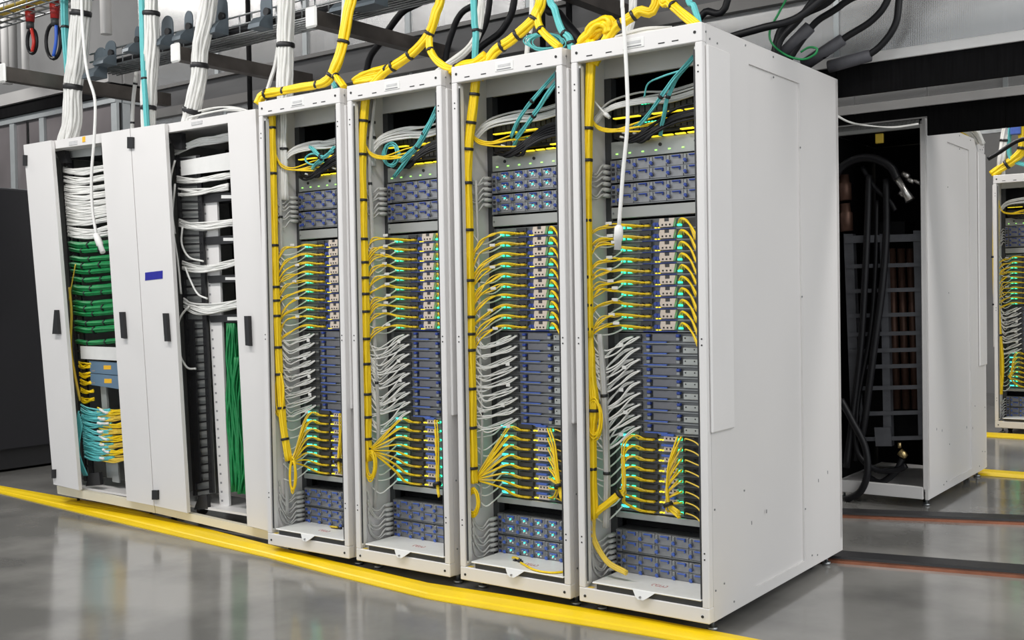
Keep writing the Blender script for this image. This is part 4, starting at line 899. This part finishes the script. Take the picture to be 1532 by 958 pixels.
ob(YB, [(384, 156, .05), (395, 142, .07), (420, 137, .07), (450, 131, .07), (485, 124, .07), (500, 105, .08), (512, 70, .10), (521, 20, .12), (528, -30, .14)], .06, 0.0268, 12, 'yellow_jacket', 'yellow cable bundle rising from the roof of the leftmost open rack', (.14, .27, .45, .58, .78), wob=.08, radii=[.7, .9, .7, .7, .9, 1, 1.1, 1.1])
ob(YB, [(500, 112, .06), (507, 120, .05), (515, 131, .04)], .06, 0.0171, 7, 'yellow_jacket', 'short yellow cable branch at the corner of the second open rack', (.2,))
ob(YB, [(548, 138, .05), (575, 108, .07), (600, 92, .08), (625, 72, .09), (642, 50, .10), (652, 20, .11), (662, -30, .14)], .06, 0.0232, 11, 'yellow_jacket', 'yellow cable bundle rising from the roof of the second open rack', (.26, .42, .66), wob=.08)
ob(YB, [(642, 52, .10), (643, 72, .09), (652, 90, .08), (672, 103, .06), (690, 104, .05)], .06, 0.0183, 8, 'yellow_jacket', 'yellow cable branch curling down to the corner of the third open rack', (.3,))
ob(YB, [(530, 122), (545, 112), (562, 107), (578, 103), (570, 113), (550, 119), (532, 123)], .07, 0.0183, 9, 'yellow_jacket', 'folded yellow cable bundle lying on the roof of the second open rack', (.5,), wob=.2)
ob(YB, [(675, 108), (692, 99), (712, 94), (727, 83)], .06, 0.0220, 10, 'yellow_jacket', 'folded yellow cable bundle lying on the roof of the third open rack', (.15,), wob=.1)
ob(YB, [(716, 118, .05), (738, 80, .07), (765, 60, .08), (790, 38, .09), (803, 20, .10), (812, -30, .14)], .06, 0.0232, 11, 'yellow_jacket', 'yellow cable bundle rising from the roof of the third open rack', (.3, .45, .75), wob=.08)
ob(YB, [(803, 20, .10), (806, 38, .09), (815, 52, .08), (838, 72, .06)], .06, 0.0183, 8, 'yellow_jacket', 'yellow cable branch curling down toward the nearest rack', (.5,))
ob(YB, [(866, 72), (878, 58), (893, 42), (908, 35), (912, 50)], .07, 0.0342, 16, 'yellow_jacket', 'fat folded yellow cable bundle on the roof of the nearest rack', (.1,), radii=[.4, .8, 1.1, 1.1, .8], wob=.15)
ob(YB, [(888, 96, .05), (915, 48, .07), (935, 32, .08), (955, 18, .09), (985, -12, .12)], .06, 0.0207, 10, 'yellow_jacket', 'yellow cable bundle rising from the roof of the nearest rack', (.4, .68), wob=.08)
ob(YB, [(990, -25, .12), (1002, 2, .10), (1015, 15, .08), (1046, 40, .05)], .06, 0.0183, 9, 'yellow_jacket', 'yellow cable branch reaching the right corner of the nearest rack', (.5,))
for i in range(5):
    tag(MB().tube(spline([P(905, 66 - i, y=.10 + .03 * i), P(930, 56 - i, y=.11 + .03 * i), P(965, 48 - i * 1.4, y=.12 + .03 * i), P(1005, 45 - i, y=.12 + .03 * i)], 5), .0055, 6).build('white_network_cable', 'white_jacket'), 'white cable lying on the roof of the nearest rack', 'cable', 'white cables on the roof of the nearest rack')

# ------------------------------------------------------------------ overhead tray, struts, rods
TY0, TY1, TZ = .50, .69, 2.70
tr = thing('cable_tray', (-3.0, (TY0 + TY1) / 2, TZ), 'long wire mesh cable tray running above the racks', 'cable tray')
xa, xb = -4.52, 1.0
for y, z in [(TY0, TZ), (TY1, TZ), (TY0, TZ + .05), (TY0, TZ + .10), (TY1, TZ + .05), (TY1, TZ + .10)] + [(TY0 + (TY1 - TY0) * i / 6, TZ) for i in range(1, 6)]:
    MB().cyl((xa, y, z), (xb, y, z), .0055, 6).build('long_wire', 'zinc', tr)
for i in range(60):
    x = xa + .05 + i * .1
    MB().tube([(x, TY0, TZ + .10), (x, TY0, TZ + .004), (x, TY1, TZ + .004), (x, TY1, TZ + .10)], .0048, 5).build('cross_wire', 'zinc', tr)
bl = MB()
for i in range(12): bl.tube(spline([(-4.5, TY0 + .03 + .011 * i, TZ + .03), (-3, TY0 + .03 + .011 * i + R_(-.01, .01), TZ + .02 + R_(0, .03)), (-1, TY0 + .03 + .011 * i, TZ + .03), (.95, TY0 + .03 + .011 * i, TZ + .03)], 6), .011, 6)
tag(bl.build('tray_cables', 'black_jacket'), 'dark cables lying along the overhead mesh tray', 'cables', None, 'stuff')
# dropout brackets on the tray edge
for i, (px, py, wd, hh) in enumerate(((150, 95, 30, 50), (165, 80, 26, 40), (206, 60, 14, 42), (250, 48, 26, 48), (282, 40, 18, 46), (330, 25, 28, 55), (398, 18, 22, 50), (520, -2, 20, 40), (560, -6, 40, 34))):
    c = P(px, py, y=TY0 - .01); s_ = 5.2 / 1620; w2 = wd * s_ * .66; h = hh * s_ * 1.25
    t = thing('tray_dropout', (c.x, c.y, c.z - h * .5), 'blue-grey rounded dropout plate on the mesh tray, %s from the left' % ORD[i], 'bracket', 'dropout plates on the mesh tray')
    poly = [(c.x - w2, c.y, c.z - h * .5), (c.x + w2, c.y, c.z - h * .5)] + [(c.x + w2 * math.cos(a), c.y, c.z + h * .22 + h * .28 * math.sin(a)) for a in [j * math.pi / 8 for j in range(9)]]
    MB().prism(poly, (0, .006, 0)).build('back_plate', 'bracket_blue_grey', t)
    lip = [(c.x - w2, c.y - .09, c.z - h * .5), (c.x - w2, c.y - .085, c.z - h * .38), (c.x - w2, c.y - .05, c.z - h * .18), (c.x - w2, c.y, c.z - h * .08), (c.x - w2, c.y, c.z - h * .5)]
    MB().prism(lip, (2 * w2, 0, 0)).build('curved_lip', 'bracket_blue_grey', t)
    MB().cyl((c.x + w2 * .4, c.y - .02, c.z - h * .02), (c.x + w2 * .4, c.y, c.z - h * .02), .022, 10).build('knob', 'black_plastic', t)
def strut(x, y0, y1, z, label, cap, h=.075):
    t = thing('strut_channel', (x, (y0 + y1) / 2, z), label, 'strut')
    b = MB(); b.box(x - .032, x + .032, y0, y1, z, z + .006).box(x - .032, x - .026, y0, y1, z + .0062, z + h).box(x + .026, x + .032, y0, y1, z + .0062, z + h)
    b.build('channel', 'strut_brown', t)
    if cap: MB().box(x - .04, x + .04, y0 - .02, y0 - .0005, z - .012, z + h + .02, .012).build('end_cap', 'white_plastic', t)
def xat(px, py, y): return P(px, py, y=y)
q = xat(265, 82, .36); strut(q.x, .36, 1.36, 2.585, 'dark strut channel with white end cap between the second and third white bundles', True)
q = xat(468, 26, .36); strut(q.x, .36, 1.38, 2.60, 'dark strut channel with white end cap behind the tall yellow bundle', True)
q = xat(5, 86, .1); strut(q.x, .1, 1.3, 2.615, 'strut channel at the far left under the red plugs', True, .085)
q = xat(860, 20, .9); strut(q.x, .4, 1.38, 2.62, 'dark strut channel above the nearest rack', False)
for i, (px, y, zl, zh) in enumerate(((372, 1.1, 2.2, 3.4), (306, 1.0, 2.9, 3.4), (812, 1.25, 2.5, 3.3), (852, 1.0, 2.2, 3.3))):
    q = P(px, 60, y=y); tag(MB().cyl((q.x, y, zl), (q.x, y, zh), .016 if i != 1 else .008, 8).build('hanger_rod', 'black_steel'), 'vertical black hanger rod above the racks, %s from the left' % ORD[(1, 0, 2, 3)[i]], 'rod')
# upper left: second tray, red plugs
def tray2():
    a, b = P(-40, 32, y=.35), P(95, -16, y=.35); t = thing('cable_tray', (a.x, .35, 2.9), 'small mesh tray with yellow fibres at the top left corner', 'cable tray')
    z = a.z; x1_ = b.x
    for j, (y, dz) in enumerate(((.35, 0), (.35, .06), (.42, 0), (.49, 0), (.56, 0), (.35, .12))): MB().cyl((a.x - .3, y, z + dz), (x1_ + .4, y, z + dz), .007, 6).build('long_wire', 'zinc', t)
    for i in range(12): MB().tube([(a.x - .3 + i * .14, .35, z + .12), (a.x - .3 + i * .14, .35, z + .004), (a.x - .3 + i * .14, .56, z + .004)], .005, 5).build('cross_wire', 'zinc', t)
    bm = MB()
    for i in range(6): bm.tube([(a.x - .3, .40 + .02 * i, z + .05), (x1_ + .4, .40 + .02 * i, z + .05 + R_(0, .02))], .009, 6)
    tag(bm.build('tray_fibres', 'pale_yellow_jacket'), 'yellow fibre cables lying in the small tray at the top left', 'cables', None, 'stuff')
tray2()
def red_plug(px, py0, py1, wire, label, loop, y):
    a = P(px, py0, y=y); b = P(px, py1, y=y); w_ = .034
    t = thing('power_plug', b, label, 'plug')
    MB().tube([a, a.lerp(b, .3), a.lerp(b, .32), b], [w_ * .85, w_ * .85, w_, w_ * .8], 12).build('shell', 'red_plastic', t)
    MB().tube([b, b + V((0, 0, -.045))], w_ * .75, 12).build('collar', 'dark_grey', t)
    cx, cy, rx, ry = loop
    MB().tube([P(cx + rx * math.sin(a_), cy - ry * math.cos(a_), y=y + .004 * j / 20) for j in range(21) for a_ in [j / 20 * 6.283]], .012, 8).build('cord_loop', 'black_jacket', t)
    MB().tube(spline([P(px + 2, py1 + 10, y=y - .02), P(cx + rx * .35, cy, y=y - .02), P(cx, cy + ry * .85, y=y - .02)]), .011, 8).build('inner_wire', wire, t)
red_plug(45, 10, 33, 'red_wire', 'red power plug with a red wire in its hanging loop', (48, 62, 7, 18), .5)
red_plug(82, -6, 28, 'blue_wire', 'red power plug with a blue wire in its hanging loop', (80, 62, 11, 26), .5)
# black power whips
def whip(l, r, label, y=None, sleeve=None, group=None):
    pts = [P(a[0], a[1], y=a[2] if len(a) > 2 else y) for a in l]
    if l[0][1] < 0: pts.insert(0, pts[0] + V((.05, .02, .7)))
    t = thing('power_whip', min(pts, key=lambda q: q.z), label, 'power cable', group)
    MB().tube(spline(pts, 6), r, 10).build('cable', 'black_jacket', t)
    if sleeve:
        a, b = [P(*q[:2], y=q[2]) for q in sleeve[:2]]; R = sleeve[2]; d = b - a
        MB().tube([a - d * .02, a, b, b + d * .02], [r, R * .95, R, r], 12).build('sleeve', 'sleeve_grey', t)
whip([(652, -30, .95), (600, 20, .95), (570, 62, .95), (552, 90, .95), (546, 135, .95)], .019, 'black power cable dropping behind the second open rack')
whip([(735, -30, 1.0), (690, 20, 1.0), (676, 50, 1.0), (668, 80, 1.0), (664, 120, 1.0)], .017, 'black power cable left of the teal bundle above the second open rack')
whip([(772, -20, 1.0), (755, 40, 1.0), (720, 70, 1.0), (690, 100, 1.0)], .018, 'black power cable curving left above the third open rack')
whip([(735, -30, 1.15), (728, 30, 1.15), (715, 60, 1.15), (700, 95, 1.15)], .016, 'black power cable hanging behind the teal bundle of the third open rack')
whip([(815, -10, .9), (835, 20, .9), (858, 48, .9), (880, 75, .9)], .022, 'black power cable slanting right behind the third open rack')
whip([(1090, -5, .9), (1055, 18, .9), (1040, 40, .9), (1030, 70, .9)], .016, 'black power cable above the right corner of the nearest rack')
whip([(1330, -60, 1.0), (1240, -8, .95), (1190, 28, .9), (1140, 42, .85), (1085, 58, .85), (1050, 75, .85)], .0165, 'black power cable running low across the roof of the nearest rack')
whip([(1300, -80, 1.1), (1248, -5, 1.1), (1205, 20, 1.1), (1170, 42, 1.1), (1158, 80, 1.1), (1150, 100, 1.1)], .0165, 'black power cable arching over the grey sleeves')
whip([(1330, -60, 1.15), (1262, 5, 1.15), (1222, 32, 1.15), (1200, 60, 1.15), (1180, 90, 1.15)], .015, 'black power cable with the leftmost grey sleeve on the nearest rack', sleeve=((1212, 40, 1.15), (1165, 88, 1.15), .03))
whip([(1350, -80, 1.25), (1330, -5, 1.25), (1305, 30, 1.25), (1262, 58, 1.25), (1230, 85, 1.25)], .0155, 'black power cable with the middle grey sleeve behind the nearest rack', sleeve=((1261, 59, 1.25), (1202, 98, 1.25), .028))
whip([(1352, -80, 1.3), (1345, 0, 1.3), (1338, 40, 1.3), (1310, 75, 1.3), (1270, 95, 1.3)], .0155, 'black power cable with the rightmost grey sleeve behind the nearest rack', sleeve=((1302, 83, 1.3), (1240, 100, 1.3), .028))
whip([(1245, -30, 1.0), (1215, 2, 1.0), (1195, 30, 1.0), (1168, 60, 1.0), (1160, 95, 1.0)], .014, 'thinner black power cable behind the leftmost grey sleeve')
tag(MB().tube(spline([P(a, b, y=.98) for a, b in ((1182, -12), (1165, 20), (1152, 45), (1155, 65), (1175, 82), (1200, 89), (1218, 82), (1222, 73), (1210, 71), (1198, 78))], 6), .005, 6).build('earth_wire', 'green_jacket'), 'thin green earth wire looping over the grey sleeves', 'wire')

# ------------------------------------------------------------------ hot aisle containment
def containment(y, xa, xb, skirt, rail, top, label, header=None, cut=None):
    t = thing('containment_wall', ((xa + xb) / 2, y, skirt[0]), label, 'containment wall'); t['kind'] = 'thing'
    n = int((xb - xa) / (.4 if cut else .8) + .001)
    for i in range(n):
        a = xa + (xb - xa) * i / n; b = xa + (xb - xa) * (i + 1) / n
        MB().box(a + .002, b - .002, y, y + .02, skirt[0] if not cut or a > cut[0] - .05 else cut[1], skirt[1]).build('brush_skirt', 'brush_black', t)
        MB().box(a + .004, b - .004, y + .012, y + .018, rail[1] + .0005, top).build('clear_panel', 'polycarbonate', t)
        if not cut or i % 5 == 0: MB().box(b - .012, b + .012, y + .005, y + .0115, rail[1] + .0005, top).build('panel_joint', 'stud_grey', t)
    MB().box(xa, xb, y - .012, y + .03, skirt[1] + .0005, rail[1], .002).build('bottom_rail', 'rail_white', t)
    if header:
        for z0, z1, dy, m in header: MB().box(xa, header_x, y - dy, y + .03, z0, z1).build('header_panel', m, t)
    return t
header_x = 1.0
containment(1.40, -5.2, 3.4, (2.10, 2.235), (2.235, 2.28), 2.565, 'containment wall right behind the near rack row with black brush skirt', header=((2.566, 2.63, .03, 'header_light'), (2.631, 2.765, .015, 'header_grey'), (2.766, 2.79, .04, 'header_light')))
containment(2.68, -6.0, 3.6, (2.065, 2.225), (2.225, 2.275), 2.75, 'containment wall over the rack with hoses, hanging black brush skirt', cut=(.0, 2.172))
up = thing('upper_screen', (-1, 1.5, 2.8), 'tall translucent screen wall standing above the containment header', 'screen wall')
for i in range(10):
    MB().box(-5.4 + i * .9, -4.52 + i * .9, 1.47, 1.476, 2.80, 4.6).build('clear_panel', 'polycarbonate', up)
    MB().box(-4.51 + i * .9, -4.47 + i * .9, 1.46, 1.48, 2.80, 4.6).build('panel_joint', 'stud_grey', up)
# pipes and ducts seen through the screen
for i in range(9):
    x = -4.9 + i * .75 + R_(-.15, .15)
    tag(MB().cyl((x, 1.9 + .12 * (i % 3), 2.4), (x, 1.9 + .12 * (i % 3), 5.0), .06 + .03 * (i % 2), 12).build('riser_pipe', 'zinc' if i % 3 else 'rail_white'), 'vertical pipe behind the translucent screen, %s from the left' % ORD[i], 'pipe')
# smoked panel enclosure at the far left
sw = thing('panel_enclosure', (-9.5, 2.7, 0), 'grey framed enclosure of smoked panels behind the left network rack', 'enclosure')
CX = -7.55; YF = 2.7
for i in range(6):
    a = CX - .82 * (i + 1); MB().box(a + .03, a + .79, YF + .02, YF + .03, .0, 3.16).build('smoked_panel', 'smoked_panel', sw)
for x in (CX - .04, CX - .82, CX - 1.32, CX - 1.9, CX - 2.6, CX - 3.3): MB().box(x - .045, x + .045, YF - .01, YF + .0195, 0, 3.16).build('stud', 'stud_grey', sw)
MB().box(CX - 5, CX, YF - .02, YF + .05, 3.161, 3.225).build('top_channel', 'stud_grey', sw)
MB().box(CX - 5, CX + .02, YF - .06, YF + .05, 3.2255, 3.34).build('black_band', 'brush_black', sw)
MB().box(CX - 5, CX + .02, YF - .10, YF + .05, 3.3405, 3.46).build('cap_rail', 'wall_paint', sw)
for i in range(4): MB().box(CX - .03, CX - .02, YF + .1 + i * .9, YF + .96 + i * .9, 0, 3.16).build('smoked_panel', 'smoked_panel', sw)
for i in range(5): MB().box(CX - .0195, CX + .01, YF + .055 + i * .9, YF + .14 + i * .9, 0, 3.16).build('stud', 'stud_grey', sw)
MB().box(CX - .05, CX + .02, YF + .055, YF + 4, 3.2255, 3.34).build('black_band', 'brush_black', sw)
MB().box(CX - .05, CX + .02, YF + .055, YF + 4, 3.161, 3.225).build('top_channel', 'stud_grey', sw)
MB().box(CX - .05, CX + .05, YF + .055, YF + 4, 3.3405, 3.46).build('cap_rail', 'wall_paint', sw)
# weathered duct wall above the enclosure, upright pipes
tag(MB().box(-13.5, -5.6, 3.6, 3.7, 3.462, 5.55).build('duct_wall', 'deck_grey'), 'grey mottled duct wall above the smoked panel enclosure', 'duct')
for i, (px, r) in enumerate(((10, .05), (20, .04), (38, .035), (2, .05), (160, .05))):
    q = P(px, 90, y=2.2); tag(MB().cyl((q.x, 2.2, 3.4 if i < 3 else 3.62), (q.x, 2.2, 5.5), r, 10).build('conduit_pipe', 'wall_paint' if i % 2 else 'rail_white'), 'upright conduit pipe above the smoked enclosure, %s from the left' % ORD[(1, 2, 3, 0, 4)[i]], 'pipe')
# black cabinet at the far left
a = P(0, 708, z=0); xR = -5.98; zt_ = P(38, 284, x=xR).z
bc = thing('black_cabinet', (-6.7, 1.3, 0), 'big black cabinet at the far left edge of the photo', 'cabinet')
MB().box(-7.5, xR, .25, 2.3, .16, zt_, .012).build('body', 'cabinet_black', bc)
MB().box(-7.46, xR - .03, .3, 2.25, .02, .159).build('plinth', 'black_plastic', bc)
MB().box(-7.4, xR - .08, .33, 2.2, zt_ + .0005, zt_ + .012).build('top_plate', 'zinc', bc)
for y in (.4, 1.2, 2.1): MB().box(xR - .12, xR - .01, y, y + .12, 0, .1).build('foot', 'black_plastic', bc)

# ------------------------------------------------------------------ rack seen from behind: hoses, ladder, pipes
def epp(l): return [P(a, b, y=c) for a, b, c in l]
lad = thing('busbar_ladder', (EX, EY + .05, .3), 'dark grey ladder frame inside the rack with hoses', 'frame')
ly = EY + .07
for l in ([(1262, 350), (1276, 350), (1288, 660), (1274, 660)], [(1316, 350), (1326, 350), (1334, 668), (1322, 668)], [(1366, 345), (1377, 345), (1385, 655), (1374, 655)]): slab('upright', l, ly, .05, 'ladder_grey', lad)
for i, py in enumerate((353, 396, 433, 470, 498, 523, 547, 579, 617, 655)):
    h = 6 if i else 11
    slab('cross_bar', [(1264 + (py - 350) * .03, py), (1378 + (py - 350) * .03, py - 3), (1378 + (py - 350) * .03, py - 3 + h), (1264 + (py - 350) * .03, py + h)], ly - .012, .0115, 'ladder_grey', lad)
slab('lower_post', [(1308, 640), (1332, 640), (1334, 668), (1310, 668)], ly - .02, .0075, 'ladder_grey', lad)
MB().box(EX - .2, EX + .2, ly + .25, ly + .62, .35, 1.55).build('inner_block', 'black_steel', lad)
for i, px in enumerate((1334, 1348, 1362)):
    a, b = P(px, 372, y=ly + .12), P(px + 8, 612, y=ly + .12)
    tag(MB().cyl(a, b, .022, 12).build('copper_pipe', 'dull_copper'), 'dull copper pipe behind the ladder frame, %s from the left' % ORD[i], 'pipe')
for i, (px, py0, py1) in enumerate(((1262, 262, 300), (1264, 305, 346))):
    a, b = P(px, py0, y=EY + .08), P(px + 3, py1, y=EY + .08)
    tag(MB().tube([a, a.lerp(b, .3), a.lerp(b, .35), b], [.03, .03, .04, .036], 12).build('copper_fitting', 'dull_copper'), 'copper pipe fitting at the upper left of the rack with hoses, %s one' % ('upper', 'lower')[i], 'pipe fitting')
def hose(l, r, label, m='black_jacket', end=None):
    pts = epp(l); t = thing('coolant_hose', min(pts, key=lambda q: q.z), label, 'hose'); MB().tube(spline(pts, 7), r, 12).build('hose', m, t)
    if end:
        e = epp(end[0]); MB().tube(e, end[1], 12).build('metal_fitting', 'bright_steel', t)
y_ = EY + .03
hose([(1250, 262, y_), (1262, 248, y_), (1285, 237, y_), (1310, 238, y_), (1332, 250, y_), (1342, 268, y_)], .024, 'thick black hose arching over the others to a metal fitting', end=([(1341, 266, y_), (1352, 283, y_), (1362, 300, y_)], [.02, .017, .028]))
hose([(1300, 262, y_ + .03), (1298, 330, y_ + .02), (1294, 420, y_), (1288, 520, y_), (1276, 620, y_), (1266, 700, y_ - .02)], .019, 'long black hose hanging at the left of the ladder frame')
hose([(1326, 268, y_ + .03), (1326, 350, y_ + .02), (1320, 430, y_), (1308, 520, y_ - .01), (1295, 620, y_ - .01), (1288, 660, y_)], .020, 'long black hose hanging across the middle of the ladder frame')
hose([(1312, 300, y_ + .05), (1310, 400, y_ + .03), (1302, 500, y_ + .01), (1284, 600, y_ + .01), (1280, 690, y_)], .014, 'thinner black hose hanging between the two long ones')
hose([(1290, 250, y_ + .05), (1308, 280, y_ + .04), (1330, 300, y_ + .03), (1340, 315, y_ + .03)], .014, 'short black hose crossing under the arch')
hose([(1258, 598, y_ - .03), (1275, 630, y_ - .04), (1294, 668, y_ - .05), (1298, 705, y_ - .06), (1288, 735, y_ - .06), (1266, 748, y_ - .05)], .020, 'black hose sweeping in a bow at the bottom left of the rack')
hose([(1278, 640, y_), (1284, 680, y_), (1310, 703, y_), (1340, 704, y_), (1356, 697, y_)], .016, 'black hose bending right at the bottom of the rack')
hose([(1300, 715, y_ + .02), (1318, 722, y_ + .01), (1340, 706, y_ + .01), (1350, 686, y_ + .02)], .018, 'black hose rising to the brass valve')
v = epp([(1346, 676, y_), (1356, 684, y_)]); vt = thing('brass_valve', v[0], 'small brass valve at the bottom of the rack with hoses', 'valve')
MB().tube([v[0], v[0].lerp(v[1], .6), v[1]], [.022, .022, .016], 10).build('body', 'brass', vt); MB().cyl(v[0] + V((0, 0, .02)), v[0] + V((0, 0, .05)), .01, 8).build('stem', 'brass', vt)
for i, (px, py, r) in enumerate(((1355, 262, .014), (1362, 270, .012), (1352, 290, .018), (1372, 272, .010))):
    q = P(px, py, y=y_ + .02); tag(MB().tube([q + V((-.02, 0, .01)), q, q + V((.02, 0, -.012))], [r, r * 1.2, r], 10).build('pipe_fitting', 'bright_steel'), 'shiny steel pipe fitting right of the hose arch, %s from the left' % ORD[(1, 2, 0, 3)[i]], 'pipe fitting')
tag(MB().box(EX - .1, EX + .1, EY + .2, EY + .4, 1.5, 1.62).build('pump_block', 'black_steel'), 'dark pump block behind the hoses', 'pump')
ww = P(1315, 205, y=y_); tag(MB().box(ww.x - .022, ww.x + .022, y_, y_ + .02, ww.z - .035, ww.z + .02, .003).build('warning_tag', 'pale_yellow_jacket'), 'small yellow tag at the top of the rack with hoses', 'tag')
MB().box(EX - .244, EX + .244, EY + .75, EY + .77, .125, 2.125).build('dark_backing', 'black_steel', None).name = 'dark_backing_sheet'
o = bpy.data.objects['dark_backing_sheet']; tag(o, 'black inner sheet closing the rack with hoses', 'panel')
for i in range(2):
    tag(MB().tube(spline([P(1248, 170 + i * 2, y=1.36), P(1270, 182 + i, y=1.8), P(1295, 187 + i, y=2.3), P(1335, 191 - i, y=2.55), P(1374, 186 - i, y=2.66)], 6), .0035, 6).build('white_network_cable', 'white_jacket'), 'thin white cable strung across to the rack with hoses', 'cable', 'thin white cables strung to the rack with hoses')

# ------------------------------------------------------------------ far aisle
fy = FY + .05
def fb_(name, l, R, n, m, label, straps): return bundle(name, [P(a, b, y=c) for a, b, c in l], R, n, m, label, straps)
fb_('white_cable_bundle', [(1506, 188, fy), (1502, 215, fy), (1498, 245, fy), (1497, 268, fy + .1)], .035, 10, 'white_jacket', 'white cable bundle dropping onto the far rack', (.3, .7))
fb_('teal_cable_bundle', [(1511, 188, fy), (1509, 220, fy), (1515, 240, fy), (1545, 250, fy)], .02, 6, 'teal_jacket', 'teal cable bundle curving right above the far rack', ())
fb_('yellow_cable_bundle', [(1530, 180, fy), (1530, 222, fy), (1518, 238, fy), (1500, 250, fy), (1484, 262, fy)], .04, 10, 'yellow_jacket', 'yellow cable bundle forking onto the far rack', (.25, .65))
fb_('yellow_cable_bundle', [(1490, 300, fy), (1489, 400, fy), (1492, 480, fy), (1497, 540, fy), (1495, 590, fy)], .03, 8, 'yellow_jacket', 'yellow cable trunk down the left side of the far rack', (.2, .4, .6))
ee = EY + D - .12
for i, (c, l) in enumerate((('yellow_jacket', [(1425, 194), (1440, 203), (1452, 212)]), ('white_jacket', [(1436, 192), (1450, 199), (1462, 214)]), ('white_jacket', [(1446, 190), (1460, 197), (1470, 216)]), ('teal_jacket', [(1420, 191), (1436, 196), (1446, 206)]))):
    bundle('roof_cable_bundle', [P(a, b, y=ee - .25 + .08 * j) for j, (a, b) in enumerate(l)], .018, 6, c, '%s cables lying on the roof of the rack with hoses, %s strand' % (c.split('_')[0], ORD[i]), ())
tag(MB().box(-3, 3, FY + .3, FY + .34, 2.62, 2.66).box(-3, 3, FY + .7, FY + .74, 2.62, 2.66).build('far_tray_rails', 'zinc'), 'grey tray rails high above the far rack', 'cable tray', None, 'stuff')
q = P(1519, 192, y=fy - .05); tag(MB().box(q.x - .04, q.x + .04, q.y, q.y + .05, q.z - .05, q.z + .06, .006).build('blue_clip', 'rail_blue'), 'blue clip beside the far yellow bundle', 'clip')
# power whip across the far background
tag(MB().tube(spline([P(1478, 238, y=5.2), P(1495, 228, y=5.2), P(1520, 212, y=5.2), P(1545, 205, y=5.2)]), .016, 8).build('power_whip', 'black_jacket'), 'black cable slanting behind the far white bundle', 'power cable')
